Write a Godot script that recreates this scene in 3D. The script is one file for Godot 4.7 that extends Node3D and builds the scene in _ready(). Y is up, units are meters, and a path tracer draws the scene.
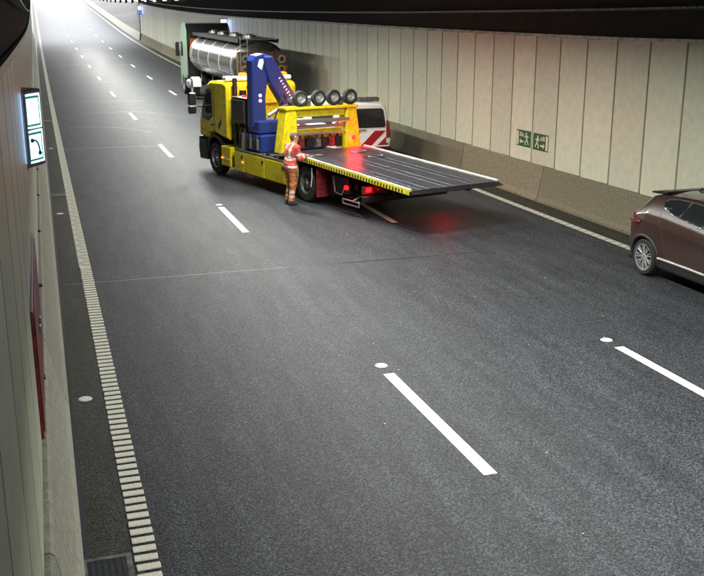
extends Node3D
# A motorway tunnel seen by a wall camera. X runs across the road from the left barrier, s runs along the road
# away from the camera (z = -s), h is height above the road, which rises in a gentle vertical curve.

const RISE := 0.0002117
const X_LEFT := 0.03        # foot of left barrier
const X_RIGHT := 11.85      # foot of right barrier
const WALL_L := -0.25       # face of left panels
const WALL_R := 12.05       # face of right panels
const PORTAL := 119.0       # where the roof ends
const CEIL := 5.36

var rng := RandomNumberGenerator.new()
var M := {}
var T := {}
var taken := {}

# ------------------------------------------------------------------ helpers
func yr(s: float) -> float:
	if s <= 0.0: return 0.0
	if s < 150.0: return RISE * s * s
	var y0 := RISE * 22500.0
	var k := RISE * 300.0
	if s < 255.0: return y0 + k * (s - 150.0)
	var d := minf(s - 255.0, 40.0)
	return y0 + k * 105.0 + k * d - k * d * d / 80.0

func at(x: float, s: float, h: float) -> Vector3:
	return Vector3(x, yr(s) + h, -s)

class MB:
	var st := SurfaceTool.new()
	var g := 1
	func _init():
		st.begin(Mesh.PRIMITIVE_TRIANGLES)
	func col(c: Color):
		st.set_color(c)
	func tri(a: Vector3, b: Vector3, c: Vector3, sm := -1):
		for v in [a, b, c]:
			st.set_smooth_group(sm)
			st.add_vertex(v)
	func quad(a, b, c, d, sm := -1):
		tri(a, b, c, sm); tri(a, c, d, sm)
	func face(pts: Array, out: Vector3, sm := -1):   # fan turned so that it faces "out"
		var n: Vector3 = (pts[2] - pts[0]).cross(pts[1] - pts[0])
		var p := pts
		if n.dot(out) < 0.0:
			p = pts.duplicate(); p.reverse()
		for i in range(1, p.size() - 1):
			tri(p[0], p[i], p[i + 1], sm)
	func box(c: Vector3, size: Vector3, bev := 0.0, bas := Basis.IDENTITY):
		var h := size * 0.5
		var b := minf(bev, minf(h.x, minf(h.y, h.z)) * 0.9)
		var P := func(s: Vector3, ax: int) -> Vector3:
			var q := Vector3(s.x * (h.x - b), s.y * (h.y - b), s.z * (h.z - b))
			q[ax] = s[ax] * h[ax]
			return c + bas * q
		for ax in 3:
			var u := (ax + 1) % 3
			var v := (ax + 2) % 3
			for sg in [-1.0, 1.0]:
				var pts := []
				for k in [[-1, -1], [1, -1], [1, 1], [-1, 1]]:
					var s := Vector3.ZERO
					s[ax] = sg; s[u] = k[0]; s[v] = k[1]
					pts.append(P.call(s, ax))
				var o := Vector3.ZERO
				o[ax] = sg
				face(pts, bas * o)
			if b > 0.0:
				for k in [[-1, -1], [1, -1], [1, 1], [-1, 1]]:
					var s0 := Vector3.ZERO
					s0[u] = k[0]; s0[v] = k[1]; s0[ax] = -1
					var s1 := s0
					s1[ax] = 1
					var o := s0
					o[ax] = 0
					face([P.call(s0, u), P.call(s1, u), P.call(s1, v), P.call(s0, v)], bas * o)
		if b > 0.0:
			for i in 8:
				var s := Vector3(1 if i & 1 else -1, 1 if i & 2 else -1, 1 if i & 4 else -1)
				face([P.call(s, 0), P.call(s, 1), P.call(s, 2)], bas * s)
	func b2(x0, x1, u0, u1, h0, h1, bev := 0.0):      # box given by its limits in (x, u, h)
		box(Vector3((x0 + x1) / 2.0, (h0 + h1) / 2.0, -(u0 + u1) / 2.0), Vector3(absf(x1 - x0), absf(h1 - h0), absf(u1 - u0)), bev)
	func pt(p: Vector2, ax: String, a: float) -> Vector3:
		if ax == "x": return Vector3(a, p.y, -p.x)     # polygon in (u, h)
		if ax == "u": return Vector3(p.x, p.y, -a)     # polygon in (x, h)
		return Vector3(p.x, a, -p.y)                   # polygon in (x, u)
	func inset(poly: Array, d: float) -> Array:
		var n := poly.size()
		var area := 0.0
		for i in n: area += poly[i].cross(poly[(i + 1) % n])
		var sg := 1.0 if area > 0.0 else -1.0
		var out := []
		for i in n:
			var a: Vector2 = (poly[i] - poly[(i + n - 1) % n]).normalized()
			var b: Vector2 = (poly[(i + 1) % n] - poly[i]).normalized()
			var na := Vector2(-a.y, a.x) * sg
			var nb := Vector2(-b.y, b.x) * sg
			var m := (na + nb)
			m = m / maxf(0.4, m.dot(na))
			out.append(poly[i] + m * d)
		return out
	func prism(poly: Array, ax: String, a0: float, a1: float, bev := 0.0, smooth := false):
		var n := poly.size()
		var area := 0.0
		for i in n: area += poly[i].cross(poly[(i + 1) % n])
		var sg := 1.0 if area > 0.0 else -1.0
		var ins := inset(poly, bev) if bev > 0.0 else poly
		var dir := signf(a1 - a0)
		var axis := pt(Vector2.ZERO, ax, 1.0)
		var rings := [[ins, a0], [poly, a0 + dir * bev], [poly, a1 - dir * bev], [ins, a1]] if bev > 0.0 else [[poly, a0], [poly, a1]]
		var sm := -1
		if smooth:
			sm = g; g += 1
		for r in rings.size() - 1:
			for i in n:
				var j := (i + 1) % n
				var e: Vector2 = poly[j] - poly[i]
				var o := pt(Vector2(e.y, -e.x) * sg, ax, 0.0)
				if r == 0 and bev > 0.0: o -= axis * dir * e.length() * 0.5
				if r == 2: o += axis * dir * e.length() * 0.5
				face([pt(rings[r][0][i], ax, rings[r][1]), pt(rings[r][0][j], ax, rings[r][1]), pt(rings[r + 1][0][j], ax, rings[r + 1][1]), pt(rings[r + 1][0][i], ax, rings[r + 1][1])], o, sm)
		var idx := Geometry2D.triangulate_polygon(PackedVector2Array(ins))
		for k in range(0, idx.size(), 3):
			for e in [[a0, -dir], [a1, dir]]:
				face([pt(ins[idx[k]], ax, e[0]), pt(ins[idx[k + 1]], ax, e[0]), pt(ins[idx[k + 2]], ax, e[0])], axis * e[1])
	func lathe(prof: Array, o: Vector3, axis: Vector3, n := 24, sx := 1.0, sy := 1.0):   # prof: Vector2(along, radius)
		var a := axis.normalized()
		var u := a.cross(Vector3.UP)
		if u.length() < 0.1: u = a.cross(Vector3.RIGHT)
		u = u.normalized()
		var v := u.cross(a).normalized()
		for k in prof.size() - 1:
			var flat: bool = absf(prof[k].x - prof[k + 1].x) < 1e-4
			var sm := -1 if flat else g
			if not flat: g += 1
			for i in n:
				var t0 := TAU * i / n
				var t1 := TAU * (i + 1) / n
				var d0 := u * cos(t0) * sx + v * sin(t0) * sy
				var d1 := u * cos(t1) * sx + v * sin(t1) * sy
				var A: Vector3 = o + a * prof[k].x + d0 * prof[k].y
				var B: Vector3 = o + a * prof[k].x + d1 * prof[k].y
				var C: Vector3 = o + a * prof[k + 1].x + d1 * prof[k + 1].y
				var D: Vector3 = o + a * prof[k + 1].x + d0 * prof[k + 1].y
				var nn: Vector3 = (d0 + d1) * (prof[k + 1].x - prof[k].x) - a * (prof[k + 1].y - prof[k].y) * 2.0
				if prof[k].y > 1e-5:
					face([A, B, C], nn, sm)
				if prof[k + 1].y > 1e-5:
					face([A, C, D], nn, sm)
	func cyl(a: Vector3, b: Vector3, r0: float, r1 := -1.0, n := 14):
		var r := r0 if r1 < 0.0 else r1
		var l := a.distance_to(b)
		lathe([Vector2(0, 0), Vector2(0, r0), Vector2(l, r), Vector2(l, 0)], a, b - a, n)
	func tube(path: Array, r: float, n := 8):
		for i in path.size() - 1:
			cyl(path[i], path[i + 1], r, -1.0, n)
			if i > 0: ball(path[i], Vector3.ONE * r, n)
	func ball(c: Vector3, r: Vector3, n := 10):
		var sm := g
		g += 1
		var m := maxi(4, n / 2)
		for j in m:
			for i in n:
				var q := []
				for e in [[i, j], [i + 1, j], [i + 1, j + 1], [i, j + 1]]:
					var ph: float = PI * e[1] / m
					var t: float = TAU * e[0] / n
					q.append(c + Vector3(sin(ph) * cos(t), cos(ph), sin(ph) * sin(t)) * r)
				var o: Vector3 = (q[0] + q[1] + q[2] + q[3]) / 4.0 - c
				if j > 0: face([q[0], q[1], q[2]], o, sm)
				if j < m - 1: face([q[0], q[2], q[3]], o, sm)
	func bar(a: Vector3, b: Vector3, w: float, h: float, bev := 0.0):   # box beam between two points
		var z := (b - a).normalized()
		var x := z.cross(Vector3.UP)
		if x.length() < 0.05: x = z.cross(Vector3.RIGHT)
		x = x.normalized()
		var y := x.cross(z).normalized()
		box((a + b) / 2.0, Vector3(w, h, a.distance_to(b)), bev, Basis(x, y, -z))
	func done() -> ArrayMesh:
		st.generate_normals()
		return st.commit()

func put(mb: MB, called: String, m: Material, parent: Node, label := "") -> MeshInstance3D:
	var o := MeshInstance3D.new()
	o.mesh = mb.done()
	return hang(o, called, m, parent, label)

func hang(o: MeshInstance3D, called: String, m: Material, parent: Node, label := "") -> MeshInstance3D:
	o.name = called
	o.material_override = m
	o.cast_shadow = GeometryInstance3D.SHADOW_CASTING_SETTING_ON
	if label != "": o.set_meta("label", label)
	parent.add_child(o, true)
	return o

func piece(mesh: Mesh, called: String, m: Material, parent: Node, pos: Vector3, rot := Vector3.ZERO, scl := Vector3.ONE) -> MeshInstance3D:
	var o := MeshInstance3D.new()
	o.mesh = mesh
	hang(o, called, m, parent)
	o.position = pos; o.rotation = rot; o.scale = scl
	return o

func numbered(called: String) -> String:
	taken[called] = taken.get(called, -1) + 1
	return called if taken[called] == 0 else "%s_%03d" % [called, taken[called]]

func tag(o: Node, label: String, category: String, group := "", kind := "") -> Node:
	if label != "": o.set_meta("label", label)
	if category != "": o.set_meta("category", category)
	if group != "": o.set_meta("group", group)
	if kind != "": o.set_meta("kind", kind)
	return o

func thing(called: String, label: String, category: String, pos := Vector3.ZERO, turn := 0.0, group := "") -> Node3D:
	var o := Node3D.new()
	o.name = numbered(called)
	add_child(o)
	o.position = pos
	o.rotation.y = turn
	tag(o, label, category, group)
	return o

func structure(called: String) -> Node3D:
	var o := Node3D.new()
	o.name = numbered(called)
	add_child(o)
	o.set_meta("kind", "structure")
	return o

# ------------------------------------------------------------------ materials
func noise_tex(key: String, size: int, freq: float, lo: float, hi: float, normal := false, octaves := 4, cell := false, bump := 4.0) -> NoiseTexture2D:
	var n := FastNoiseLite.new()
	n.seed = hash(key) % 10000
	n.frequency = freq
	n.noise_type = FastNoiseLite.TYPE_CELLULAR if cell else FastNoiseLite.TYPE_SIMPLEX_SMOOTH
	n.fractal_octaves = octaves
	n.fractal_gain = 0.6
	var t := NoiseTexture2D.new()
	t.width = size; t.height = size
	t.seamless = true
	t.generate_mipmaps = true
	t.noise = n
	if normal:
		t.as_normal_map = true
		t.bump_strength = bump
	else:
		var g := Gradient.new()
		g.set_color(0, Color(lo, lo, lo)); g.set_color(1, Color(hi, hi, hi))
		t.color_ramp = g
	T[key] = t
	return t

func stone_tex() -> ImageTexture:
	# stone chips of asphalt: two sizes of grain, a few pale or dark stones
	var g := RandomNumberGenerator.new()
	g.seed = 77
	var out: Image = null
	for n in [230, 560]:
		var b := PackedByteArray()
		b.resize(n * n)
		for i in n * n:
			var v := 140.0 + g.randfn(0.0, 78.0)
			if g.randf() < 0.015: v = 235.0
			b[i] = int(clampf(v, 45.0, 250.0))
		var im := Image.create_from_data(n, n, false, Image.FORMAT_L8, b)
		im.convert(Image.FORMAT_RGBA8)
		im.resize(1024, 1024, Image.INTERPOLATE_CUBIC)
		if out == null:
			out = im
		else:
			for y in 1024:
				for x in 1024:
					var p := im.get_pixel(x, y)
					p.a = 0.38
					im.set_pixel(x, y, p)
			out.blend_rect(im, Rect2i(0, 0, 1024, 1024), Vector2i.ZERO)
	out.convert(Image.FORMAT_RGB8)
	return ImageTexture.create_from_image(out)

func mat(key: String, r: float, g: float, b: float, rough := 0.6, metal := 0.0, tex := "", scale := 1.0, nrm := "", nscale := 0.5) -> StandardMaterial3D:
	var m := StandardMaterial3D.new()
	m.albedo_color = Color(r, g, b).linear_to_srgb()
	m.roughness = rough
	m.metallic = metal
	if tex != "":
		m.albedo_texture = T[tex]
	if nrm != "":
		m.normal_enabled = true
		m.normal_texture = T[nrm]
		m.normal_scale = nscale
	if tex != "" or nrm != "":
		m.uv1_triplanar = true
		m.uv1_scale = Vector3.ONE * scale
	M[key] = m
	return m

func glow(key: String, c: Color, e: float, base := 0.6) -> StandardMaterial3D:
	var m := StandardMaterial3D.new()
	m.albedo_color = Color(c.r * base, c.g * base, c.b * base)
	m.roughness = 0.3
	m.emission_enabled = true
	m.emission = c
	m.emission_energy_multiplier = e
	M[key] = m
	return m

func make_materials():
	T["speckle"] = stone_tex()
	noise_tex("grime", 512, 0.006, 0.62, 1.0, false, 5)
	noise_tex("stain", 512, 0.012, 0.35, 1.0, false, 5)
	noise_tex("mottle", 512, 0.03, 0.72, 1.0, false, 5)
	noise_tex("panel_dirt", 512, 0.02, 0.91, 1.0, false, 5)
	noise_tex("paint_dirt", 512, 0.012, 0.72, 1.0, false, 6)
	noise_tex("bump", 512, 0.09, 0, 1, true, 3, false, 6.0)
	noise_tex("grit", 1024, 0.12, 0, 1, true, 3, false, 10.0)
	noise_tex("wave", 512, 0.008, 0, 1, true, 2, false, 3.0)
	noise_tex("road_patch", 512, 0.02, 0.72, 1.0, false, 5)
	for e in [["asphalt", 0.124, 0.134, 0.154], ["shoulder_asphalt", 0.132, 0.124, 0.097]]:
		var a := mat(e[0], e[1], e[2], e[3], 0.60, 0, "speckle", 0.30, "grit", 0.12)
		a.metallic_specular = 0.30
		a.uv1_world_triplanar = true
		# patchy stone and bitumen, drawn out along the driving direction by the paver
		a.detail_enabled = true
		a.detail_blend_mode = BaseMaterial3D.BLEND_MODE_MUL
		a.detail_albedo = T["road_patch"]
		a.detail_uv_layer = BaseMaterial3D.DETAIL_UV_2
		a.uv2_triplanar = true
		a.uv2_world_triplanar = true
		a.uv2_scale = Vector3(0.22, 0.22, 0.035)
	mat("paint", 0.80, 0.80, 0.76, 0.55, 0, "mottle", 0.8, "bump", 0.3)
	mat("worn_paint", 0.60, 0.585, 0.48, 0.6, 0, "grime", 1.9, "bump", 0.4)
	mat("rib_paint", 0.74, 0.72, 0.60, 0.6, 0, "mottle", 2.0)
	mat("tar", 0.025, 0.025, 0.028, 0.5)
	mat("joint_light", 0.22, 0.22, 0.21, 0.6, 0, "mottle", 1.0)
	for k in 4:
		var f: float = [1.0, 0.91, 0.96, 0.86][k]
		mat("panel%d" % k, 0.56 * f, 0.58 * f, 0.44 * f, 0.38, 0, "panel_dirt", 0.23 + 0.05 * k)
	for k in 4:
		M["panel%d" % k].uv1_world_triplanar = true
	mat("rail", 0.42, 0.41, 0.36, 0.45, 0.3, "grime", 0.7)
	mat("black_wall", 0.012, 0.012, 0.012, 0.95, 0, "grime", 0.5)
	mat("joint_dark", 0.018, 0.017, 0.014, 0.8)
	for k in 3:
		var f: float = [1.0, 0.9, 0.82][k]
		mat("concrete%d" % k, 0.21 * f, 0.19 * f, 0.12 * f, 0.85, 0, "mottle", 0.5 + 0.1 * k, "bump", 0.4)
		mat("concrete_left%d" % k, 0.34 * f, 0.335 * f, 0.275 * f, 0.8, 0, "mottle", 0.4 + 0.1 * k, "bump", 0.3)
	mat("ramp", 0.20, 0.20, 0.195, 0.8, 0, "grime", 0.3)
	mat("earth", 0.06, 0.09, 0.04, 0.95, 0, "stain", 0.05)
	mat("yellow", 0.76, 0.61, 0.010, 0.30, 0, "paint_dirt", 0.8)
	mat("yellow_dull", 0.68, 0.57, 0.03, 0.45, 0, "paint_dirt", 1.3)
	mat("blue", 0.013, 0.032, 0.18, 0.35, 0, "mottle", 1.2)
	mat("black", 0.008, 0.008, 0.009, 0.4, 0, "mottle", 1.5)
	mat("rubber", 0.010, 0.010, 0.010, 0.8, 0, "mottle", 3.0)
	mat("dark_metal", 0.03, 0.03, 0.033, 0.45, 0.5, "stain", 1.5)
	mat("steel", 0.45, 0.45, 0.44, 0.35, 0.85, "mottle", 1.5)
	mat("alloy", 0.70, 0.70, 0.70, 0.25, 0.9)
	mat("grey_metal", 0.25, 0.25, 0.24, 0.5, 0.4, "stain", 1.2)
	mat("bed_steel", 0.11, 0.11, 0.14, 0.36, 0.5, "stain", 0.8, "bump", 0.25)
	mat("rope", 0.5, 0.48, 0.42, 0.9)
	mat("white", 0.80, 0.80, 0.78, 0.3, 0, "panel_dirt", 0.6)
	mat("red", 0.42, 0.012, 0.015, 0.35, 0, "mottle", 1.0)
	mat("red_dull", 0.26, 0.018, 0.02, 0.5, 0, "stain", 1.0)
	mat("seal", 0.02, 0.02, 0.02, 0.5)
	var gl := mat("glass", 0.012, 0.013, 0.015, 0.06)
	gl.metallic_specular = 0.5
	mat("tank_steel", 0.50, 0.49, 0.47, 0.24, 0.95, "grime", 1.1, "wave", 0.25)
	mat("tank_band", 0.75, 0.74, 0.70, 0.3, 0.8)
	mat("cab_green", 0.17, 0.235, 0.18, 0.35)
	mat("tan", 0.52, 0.34, 0.10, 0.6, 0, "stain", 2.0)
	mat("orange", 0.55, 0.16, 0.02, 0.5)
	mat("brown", 0.13, 0.075, 0.03, 0.6, 0, "stain", 1.0)
	var cp := mat("car_paint", 0.024, 0.0072, 0.0035, 0.38, 0.0)
	cp.metallic_specular = 0.5
	cp.clearcoat_enabled = true
	cp.clearcoat = 1.0
	cp.clearcoat_roughness = 0.04
	mat("cladding", 0.010, 0.010, 0.010, 0.5)
	mat("chrome", 0.8, 0.8, 0.8, 0.12, 1.0)
	mat("sill_silver", 0.35, 0.33, 0.30, 0.35, 0.6)
	mat("tail_red", 0.20, 0.012, 0.012, 0.12)
	mat("tail_clear", 0.10, 0.02, 0.02, 0.06, 0.0)
	mat("amber", 0.65, 0.22, 0.02, 0.3)
	mat("sign_green", 0.012, 0.11, 0.03, 0.4, 0, "mottle", 2.0)
	mat("sign_white", 0.68, 0.70, 0.55, 0.4, 0, "mottle", 2.0)
	mat("navy", 0.010, 0.016, 0.14, 0.35)
	glow("lamp", Color(0.985, 0.99, 0.965), 4.0)
	glow("sign_lit", Color(0.80, 0.99, 1.0), 1.7)
	glow("sign_teal", Color(0.05, 0.55, 0.45), 0.55)
	glow("sign_violet", Color(0.45, 0.50, 1.0), 0.9)
	glow("red_lit", Color(1.0, 0.08, 0.10), 3.0)
	glow("amber_lit", Color(1.0, 0.42, 0.05), 4.0)
	glow("white_lit", Color(1.0, 0.97, 0.9), 1.3)
	var bm := StandardMaterial3D.new()
	bm.vertex_color_use_as_albedo = true
	bm.roughness = 0.75
	bm.rim_enabled = true
	bm.rim = 0.3
	M["person"] = bm

# ------------------------------------------------------------------ setting
func strip(called: String, parent: Node, m: Material, x0: float, x1: float, s0: float, s1: float, lift: float, step := 2.0) -> MeshInstance3D:
	var mb := MB.new()
	var n := maxi(1, int(ceil((s1 - s0) / step)))
	for i in n:
		var a := lerpf(s0, s1, float(i) / n)
		var b := lerpf(s0, s1, float(i + 1) / n)
		mb.face([at(x0, a, lift), at(x1, a, lift), at(x1, b, lift), at(x0, b, lift)], Vector3.UP, 1)
	return put(mb, called, m, parent)

func sweep(called: String, parent: Node, m: Material, prof: Array, s0: float, s1: float, step := 3.0, label := "") -> MeshInstance3D:
	# closed (x, h) outline carried along the road
	var mb := MB.new()
	var n := maxi(1, int(ceil((s1 - s0) / step)))
	var c := Vector2.ZERO
	for q in prof: c += q / prof.size()
	for i in n:
		var a := lerpf(s0, s1, float(i) / n)
		var b := lerpf(s0, s1, float(i + 1) / n)
		for k in prof.size():
			var p: Vector2 = prof[k]
			var q: Vector2 = prof[(k + 1) % prof.size()]
			var o: Vector2 = (p + q) / 2.0 - c
			mb.face([at(p.x, a, p.y), at(q.x, a, q.y), at(q.x, b, q.y), at(p.x, b, p.y)], Vector3(o.x, o.y, 0))
	for e in [[s0, 1.0], [s1, -1.0]]:
		var idx := Geometry2D.triangulate_polygon(PackedVector2Array(prof))
		for k in range(0, idx.size(), 3):
			mb.face([at(prof[idx[k]].x, e[0], prof[idx[k]].y), at(prof[idx[k + 1]].x, e[0], prof[idx[k + 1]].y), at(prof[idx[k + 2]].x, e[0], prof[idx[k + 2]].y)], Vector3(0, 0, e[1]))
	return put(mb, called, m, parent, label)

func build_road():
	var road := structure("road")
	# the lanes, and the browner asphalt of the narrow shoulders outside the edge lines
	strip("carriageway", road, M.asphalt, 0.42, 11.28, -40.0, 330.0, 0.0, 2.5)
	strip("shoulder", road, M.shoulder_asphalt, -0.4, 0.42, -40.0, 330.0, 0.0, 2.5)
	strip("shoulder", road, M.shoulder_asphalt, 11.28, 12.3, -40.0, 330.0, 0.0, 2.5)
	# lane dashes, three metres long every twelve
	for lane in [4.023, 7.486]:
		for k in range(-1, 20):
			var a := 7.83 + 12.0 * k
			strip("lane_dash", road, M.paint, lane - 0.075, lane + 0.075, a, a + 3.0, 0.005, 1.5)
	var disc := MB.new()
	disc.lathe([Vector2(0, 0.085), Vector2(0.008, 0.075), Vector2(0.010, 0.0)], Vector3.ZERO, Vector3.UP, 20)
	var dm := disc.done()
	for k in 3:
		for x in [0.22, 4.035, 7.49]:
			piece(dm, "round_marker", M.paint, road, at(x, 11.15 + 12.0 * k, 0.002))
	# left edge line: plain far off, raised ribs nearer
	strip("edge_line", road, M.worn_paint, 0.435, 0.64, 17.75, 300.0, 0.005)
	strip("edge_line", road, M.worn_paint, 11.05, 11.25, -35.0, 300.0, 0.005)
	var rib := MB.new()
	rib.box(Vector3(0, 0.006, 0), Vector3(0.20, 0.014, 0.095), 0.005)
	var rm := rib.done()
	var s := 17.68
	while s > 3.0:
		piece(rm, "marking_rib", M.rib_paint, road, at(0.54 + rng.randf_range(-0.004, 0.004), s, 0.0), Vector3(0, rng.randf_range(-0.02, 0.02), 0))
		s -= 0.15
	strip("slot_gutter", road, M.black, 0.032, 0.068, -30.0, 118.0, 0.004)
	# transverse pavement joints, cut and sealed
	for e in [[16.6, 0.1, 2.6, "joint_light", 0.022], [16.62, 2.6, 9.3, "black", 0.028], [34.8, 0.5, 4.2, "joint_light", 0.05], [52.9, 0.5, 5.5, "joint_light", 0.06], [66.0, 0.5, 6.0, "joint_light", 0.08], [83.0, 0.5, 7.0, "joint_light", 0.10], [103.0, 0.5, 8.0, "joint_light", 0.14], [24.9, 0.6, 2.0, "tar", 0.012], [41.0, 0.6, 4.6, "tar", 0.03]]:
		var jm := MB.new()
		var n := int((e[2] - e[1]) / 0.3)
		var off := 0.0
		for i in n:
			var xa: float = lerpf(e[1], e[2], float(i) / n)
			var xb: float = lerpf(e[1], e[2], float(i + 1) / n)
			var o2 := off + rng.randf_range(-0.012, 0.012)
			jm.face([at(xa, e[0] + off, 0.0035), at(xb, e[0] + o2, 0.0035), at(xb, e[0] + o2 + e[4], 0.0035), at(xa, e[0] + off + e[4], 0.0035)], Vector3.UP)
			off = o2
		put(jm, "pavement_joint", M[e[3]], road)
	# curved skid marks across lane two
	for e in [[2.2, 47.0, 8.2, 40.0, 3.0], [1.0, 41.5, 4.2, 39.0, 1.0]]:
		var sk := MB.new()
		for i in 24:
			var q := []
			for t in [i / 24.0, (i + 1) / 24.0]:
				q.append(Vector2(lerpf(e[0], e[2], t), lerpf(e[1], e[3], t) + sin(t * PI) * e[4]))
			sk.face([at(q[0].x, q[0].y, 0.003), at(q[1].x, q[1].y, 0.003), at(q[1].x, q[1].y + 0.11, 0.003), at(q[0].x, q[0].y + 0.11, 0.003)], Vector3.UP)
		put(sk, "skid_mark", M.tar, road)
	# drain grates in the left gutter
	for g in [7.2, 25.75, 44.3]:
		var dr := MB.new()
		for e in [[0.0, 0.05], [0.37, 0.42]]: dr.b2(e[0], e[1], -0.25, 0.25, -0.03, 0.006, 0.004)
		for e in [[-0.25, -0.2], [0.2, 0.25]]: dr.b2(0.05, 0.37, e[0], e[1], -0.03, 0.006, 0.004)
		var f := put(dr, "drain_grate", M.grey_metal, road)
		f.position = at(0.0, g, 0.004)
		for i in 6:
			var bm := MB.new()
			bm.b2(0.07 + i * 0.052, 0.095 + i * 0.052, -0.2, 0.2, -0.02, 0.005, 0.003)
			put(bm, "grate_bar", M.dark_metal, f)
		var pit := MB.new()
		pit.face([Vector3(0.05, 0.0005, -0.2), Vector3(0.37, 0.0005, -0.2), Vector3(0.37, 0.0005, 0.2), Vector3(0.05, 0.0005, 0.2)], Vector3.UP)
		put(pit, "pit", M.black, f)
	# grit and small litter
	var chip := MB.new()
	chip.box(Vector3(0, 0.004, 0), Vector3(0.022, 0.008, 0.016), 0.003)
	var cm := MultiMesh.new()
	cm.transform_format = MultiMesh.TRANSFORM_3D
	cm.mesh = chip.done()
	cm.instance_count = 110
	for i in 110:
		var sc := rng.randf_range(0.3, 0.9)
		var ps := rng.randf_range(6.0, 45.0)
		cm.set_instance_transform(i, Transform3D(Basis(Vector3.UP, rng.randf() * TAU).scaled(Vector3.ONE * sc), at(rng.randf_range(0.1, 11.5), ps, 0.0)))
	var mi := MultiMeshInstance3D.new()
	mi.multimesh = cm
	mi.name = "loose_chippings"
	mi.material_override = M.sign_white
	tag(mi, "pale loose chippings scattered over the asphalt", "grit", "", "stuff")
	add_child(mi)

func wall_top(s: float, right := true) -> float:
	if not right: return 4.04
	return 4.04 + 0.2 * clampf((s - 18.0) / 25.0, 0.0, 1.0)

func build_walls():
	for side in 2:
		var right := side == 1
		var face_x := WALL_R if right else WALL_L
		var dir := 1.0 if right else -1.0           # away from the road
		var w := thing("tunnel_wall", "pale ribbed panel wall behind the recovery truck with black upper band" if right else "greenish ribbed panel wall carrying the red cabinet and lit telephone sign", "wall")
		# structural wall behind the panels and the black band above them
		sweep("backing", w, M.joint_dark, [Vector2(face_x + dir * 0.12, -0.1), Vector2(face_x + dir * 0.12, 4.0), Vector2(face_x + dir * 0.5, 4.0), Vector2(face_x + dir * 0.5, -0.1)], -40.0, PORTAL)
		sweep("upper_band", w, M.black_wall, [Vector2(face_x + dir * 0.06, 4.003), Vector2(face_x + dir * 0.06, CEIL), Vector2(face_x + dir * 0.5, CEIL), Vector2(face_x + dir * 0.5, 4.003)], -40.0, PORTAL)
		var pm := MB.new()
		pm.prism(PANEL_R if right else PANEL_L, "y", 0.0, 1.0)
		var mesh := pm.done()
		# prism polygon is (x, u): turn so that the long side runs along the road
		var first := 20.72 if right else 5.58
		for k in range(-33, 82):
			var s0 := first + 1.2 * k
			if s0 + 1.2 > PORTAL - 0.2 or s0 < -36.0: continue
			var sm := s0 + 0.6
			var top := wall_top(sm, right)
			piece(mesh, "panel", M["panel%d" % rng.randi_range(0, 3)], w, at(face_x + dir * 0.03, sm, 0.9) , Vector3(0, PI / 2.0, 0), Vector3(1, top - 0.9, 1))
		# light metal rail that caps the panels
		var rm := MB.new()
		var s := -36.0
		while s < PORTAL - 1.0:
			var e := minf(s + 3.0, PORTAL - 0.1)
			var h0 := wall_top(s, right)
			var h1 := wall_top(e, right)
			for q in [[0.0, 0.0, 0.0, 0.07], [0.0, 0.07, 0.055, 0.07], [0.0, 0.0, 0.055, 0.0]]:
				var xa: float = face_x - dir * 0.02 + dir * q[0]
				var xb: float = face_x - dir * 0.02 + dir * q[2]
				rm.face([at(xa, s, h0 + q[1]), at(xb, s, h0 + q[3]), at(xb, e, h1 + q[3]), at(xa, e, h1 + q[1])], Vector3(-dir, 1, 0))
			s += 3.0
		put(rm, "cap_rail", M.rail, w)
	# barriers cast in lengths of 4.8 metres
	for side in 2:
		var right := side == 1
		var b := thing("concrete_barrier", "dirty brown concrete barrier at the foot of the pale panel wall" if right else "grey concrete barrier with cracks beside the ribbed edge line", "barrier")
		var prof := [Vector2(X_RIGHT, -0.05), Vector2(X_RIGHT, 0.06), Vector2(X_RIGHT + 0.05, 0.16), Vector2(X_RIGHT + 0.17, 0.86), Vector2(X_RIGHT + 0.20, 0.89), Vector2(12.09, 0.89), Vector2(12.09, -0.05)]
		if not right:
			prof = [Vector2(X_LEFT, -0.05), Vector2(X_LEFT, 0.07), Vector2(X_LEFT - 0.05, 0.16), Vector2(X_LEFT - 0.19, 0.86), Vector2(X_LEFT - 0.22, 0.89), Vector2(-0.29, 0.89), Vector2(-0.29, -0.05)]
		var k := -8
		while true:
			var s0 := 21.23 + 4.8 * k if right else 10.9 + 4.8 * k
			if s0 > PORTAL - 5.0: break
			sweep("barrier_segment", b, M[("concrete%d" if right else "concrete_left%d") % rng.randi_range(0, 2)], prof, s0 + 0.012, s0 + 4.788, 2.4)
			k += 1
	# roof of the tunnel
	var c := structure("tunnel_ceiling")
	sweep("slab", c, M.black_wall, [Vector2(-0.75, CEIL + 0.003), Vector2(12.55, CEIL + 0.003), Vector2(12.55, CEIL + 0.8), Vector2(-0.75, CEIL + 0.8)], -40.0, PORTAL)
	var e := MB.new()
	e.b2(-0.75, 12.55, -40.4, -40.003, -0.1, CEIL + 0.8)
	put(e, "added_end_cap", M.black_wall, c)  # added cap that keeps daylight out behind the camera; the tunnel runs on
	# cable trays on both black bands
	for x in [12.07, -0.27]:
		var d := -1.0 if x > 5.0 else 1.0
		var t := thing("cable_tray", "thin grey cable tray high on the black band above the pale panels" if x > 5.0 else "thin grey cable tray high on the black band above the lit sign", "cable tray")
		sweep("tray", t, M.dark_metal, [Vector2(x, 4.66), Vector2(x + d * 0.14, 4.66), Vector2(x + d * 0.14, 4.68), Vector2(x, 4.68)], -30.0, PORTAL - 2.0)
		sweep("cable", t, M.grey_metal, [Vector2(x + d * 0.05, 4.682), Vector2(x + d * 0.09, 4.682), Vector2(x + d * 0.09, 4.72), Vector2(x + d * 0.05, 4.72)], -30.0, PORTAL - 2.0)

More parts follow.
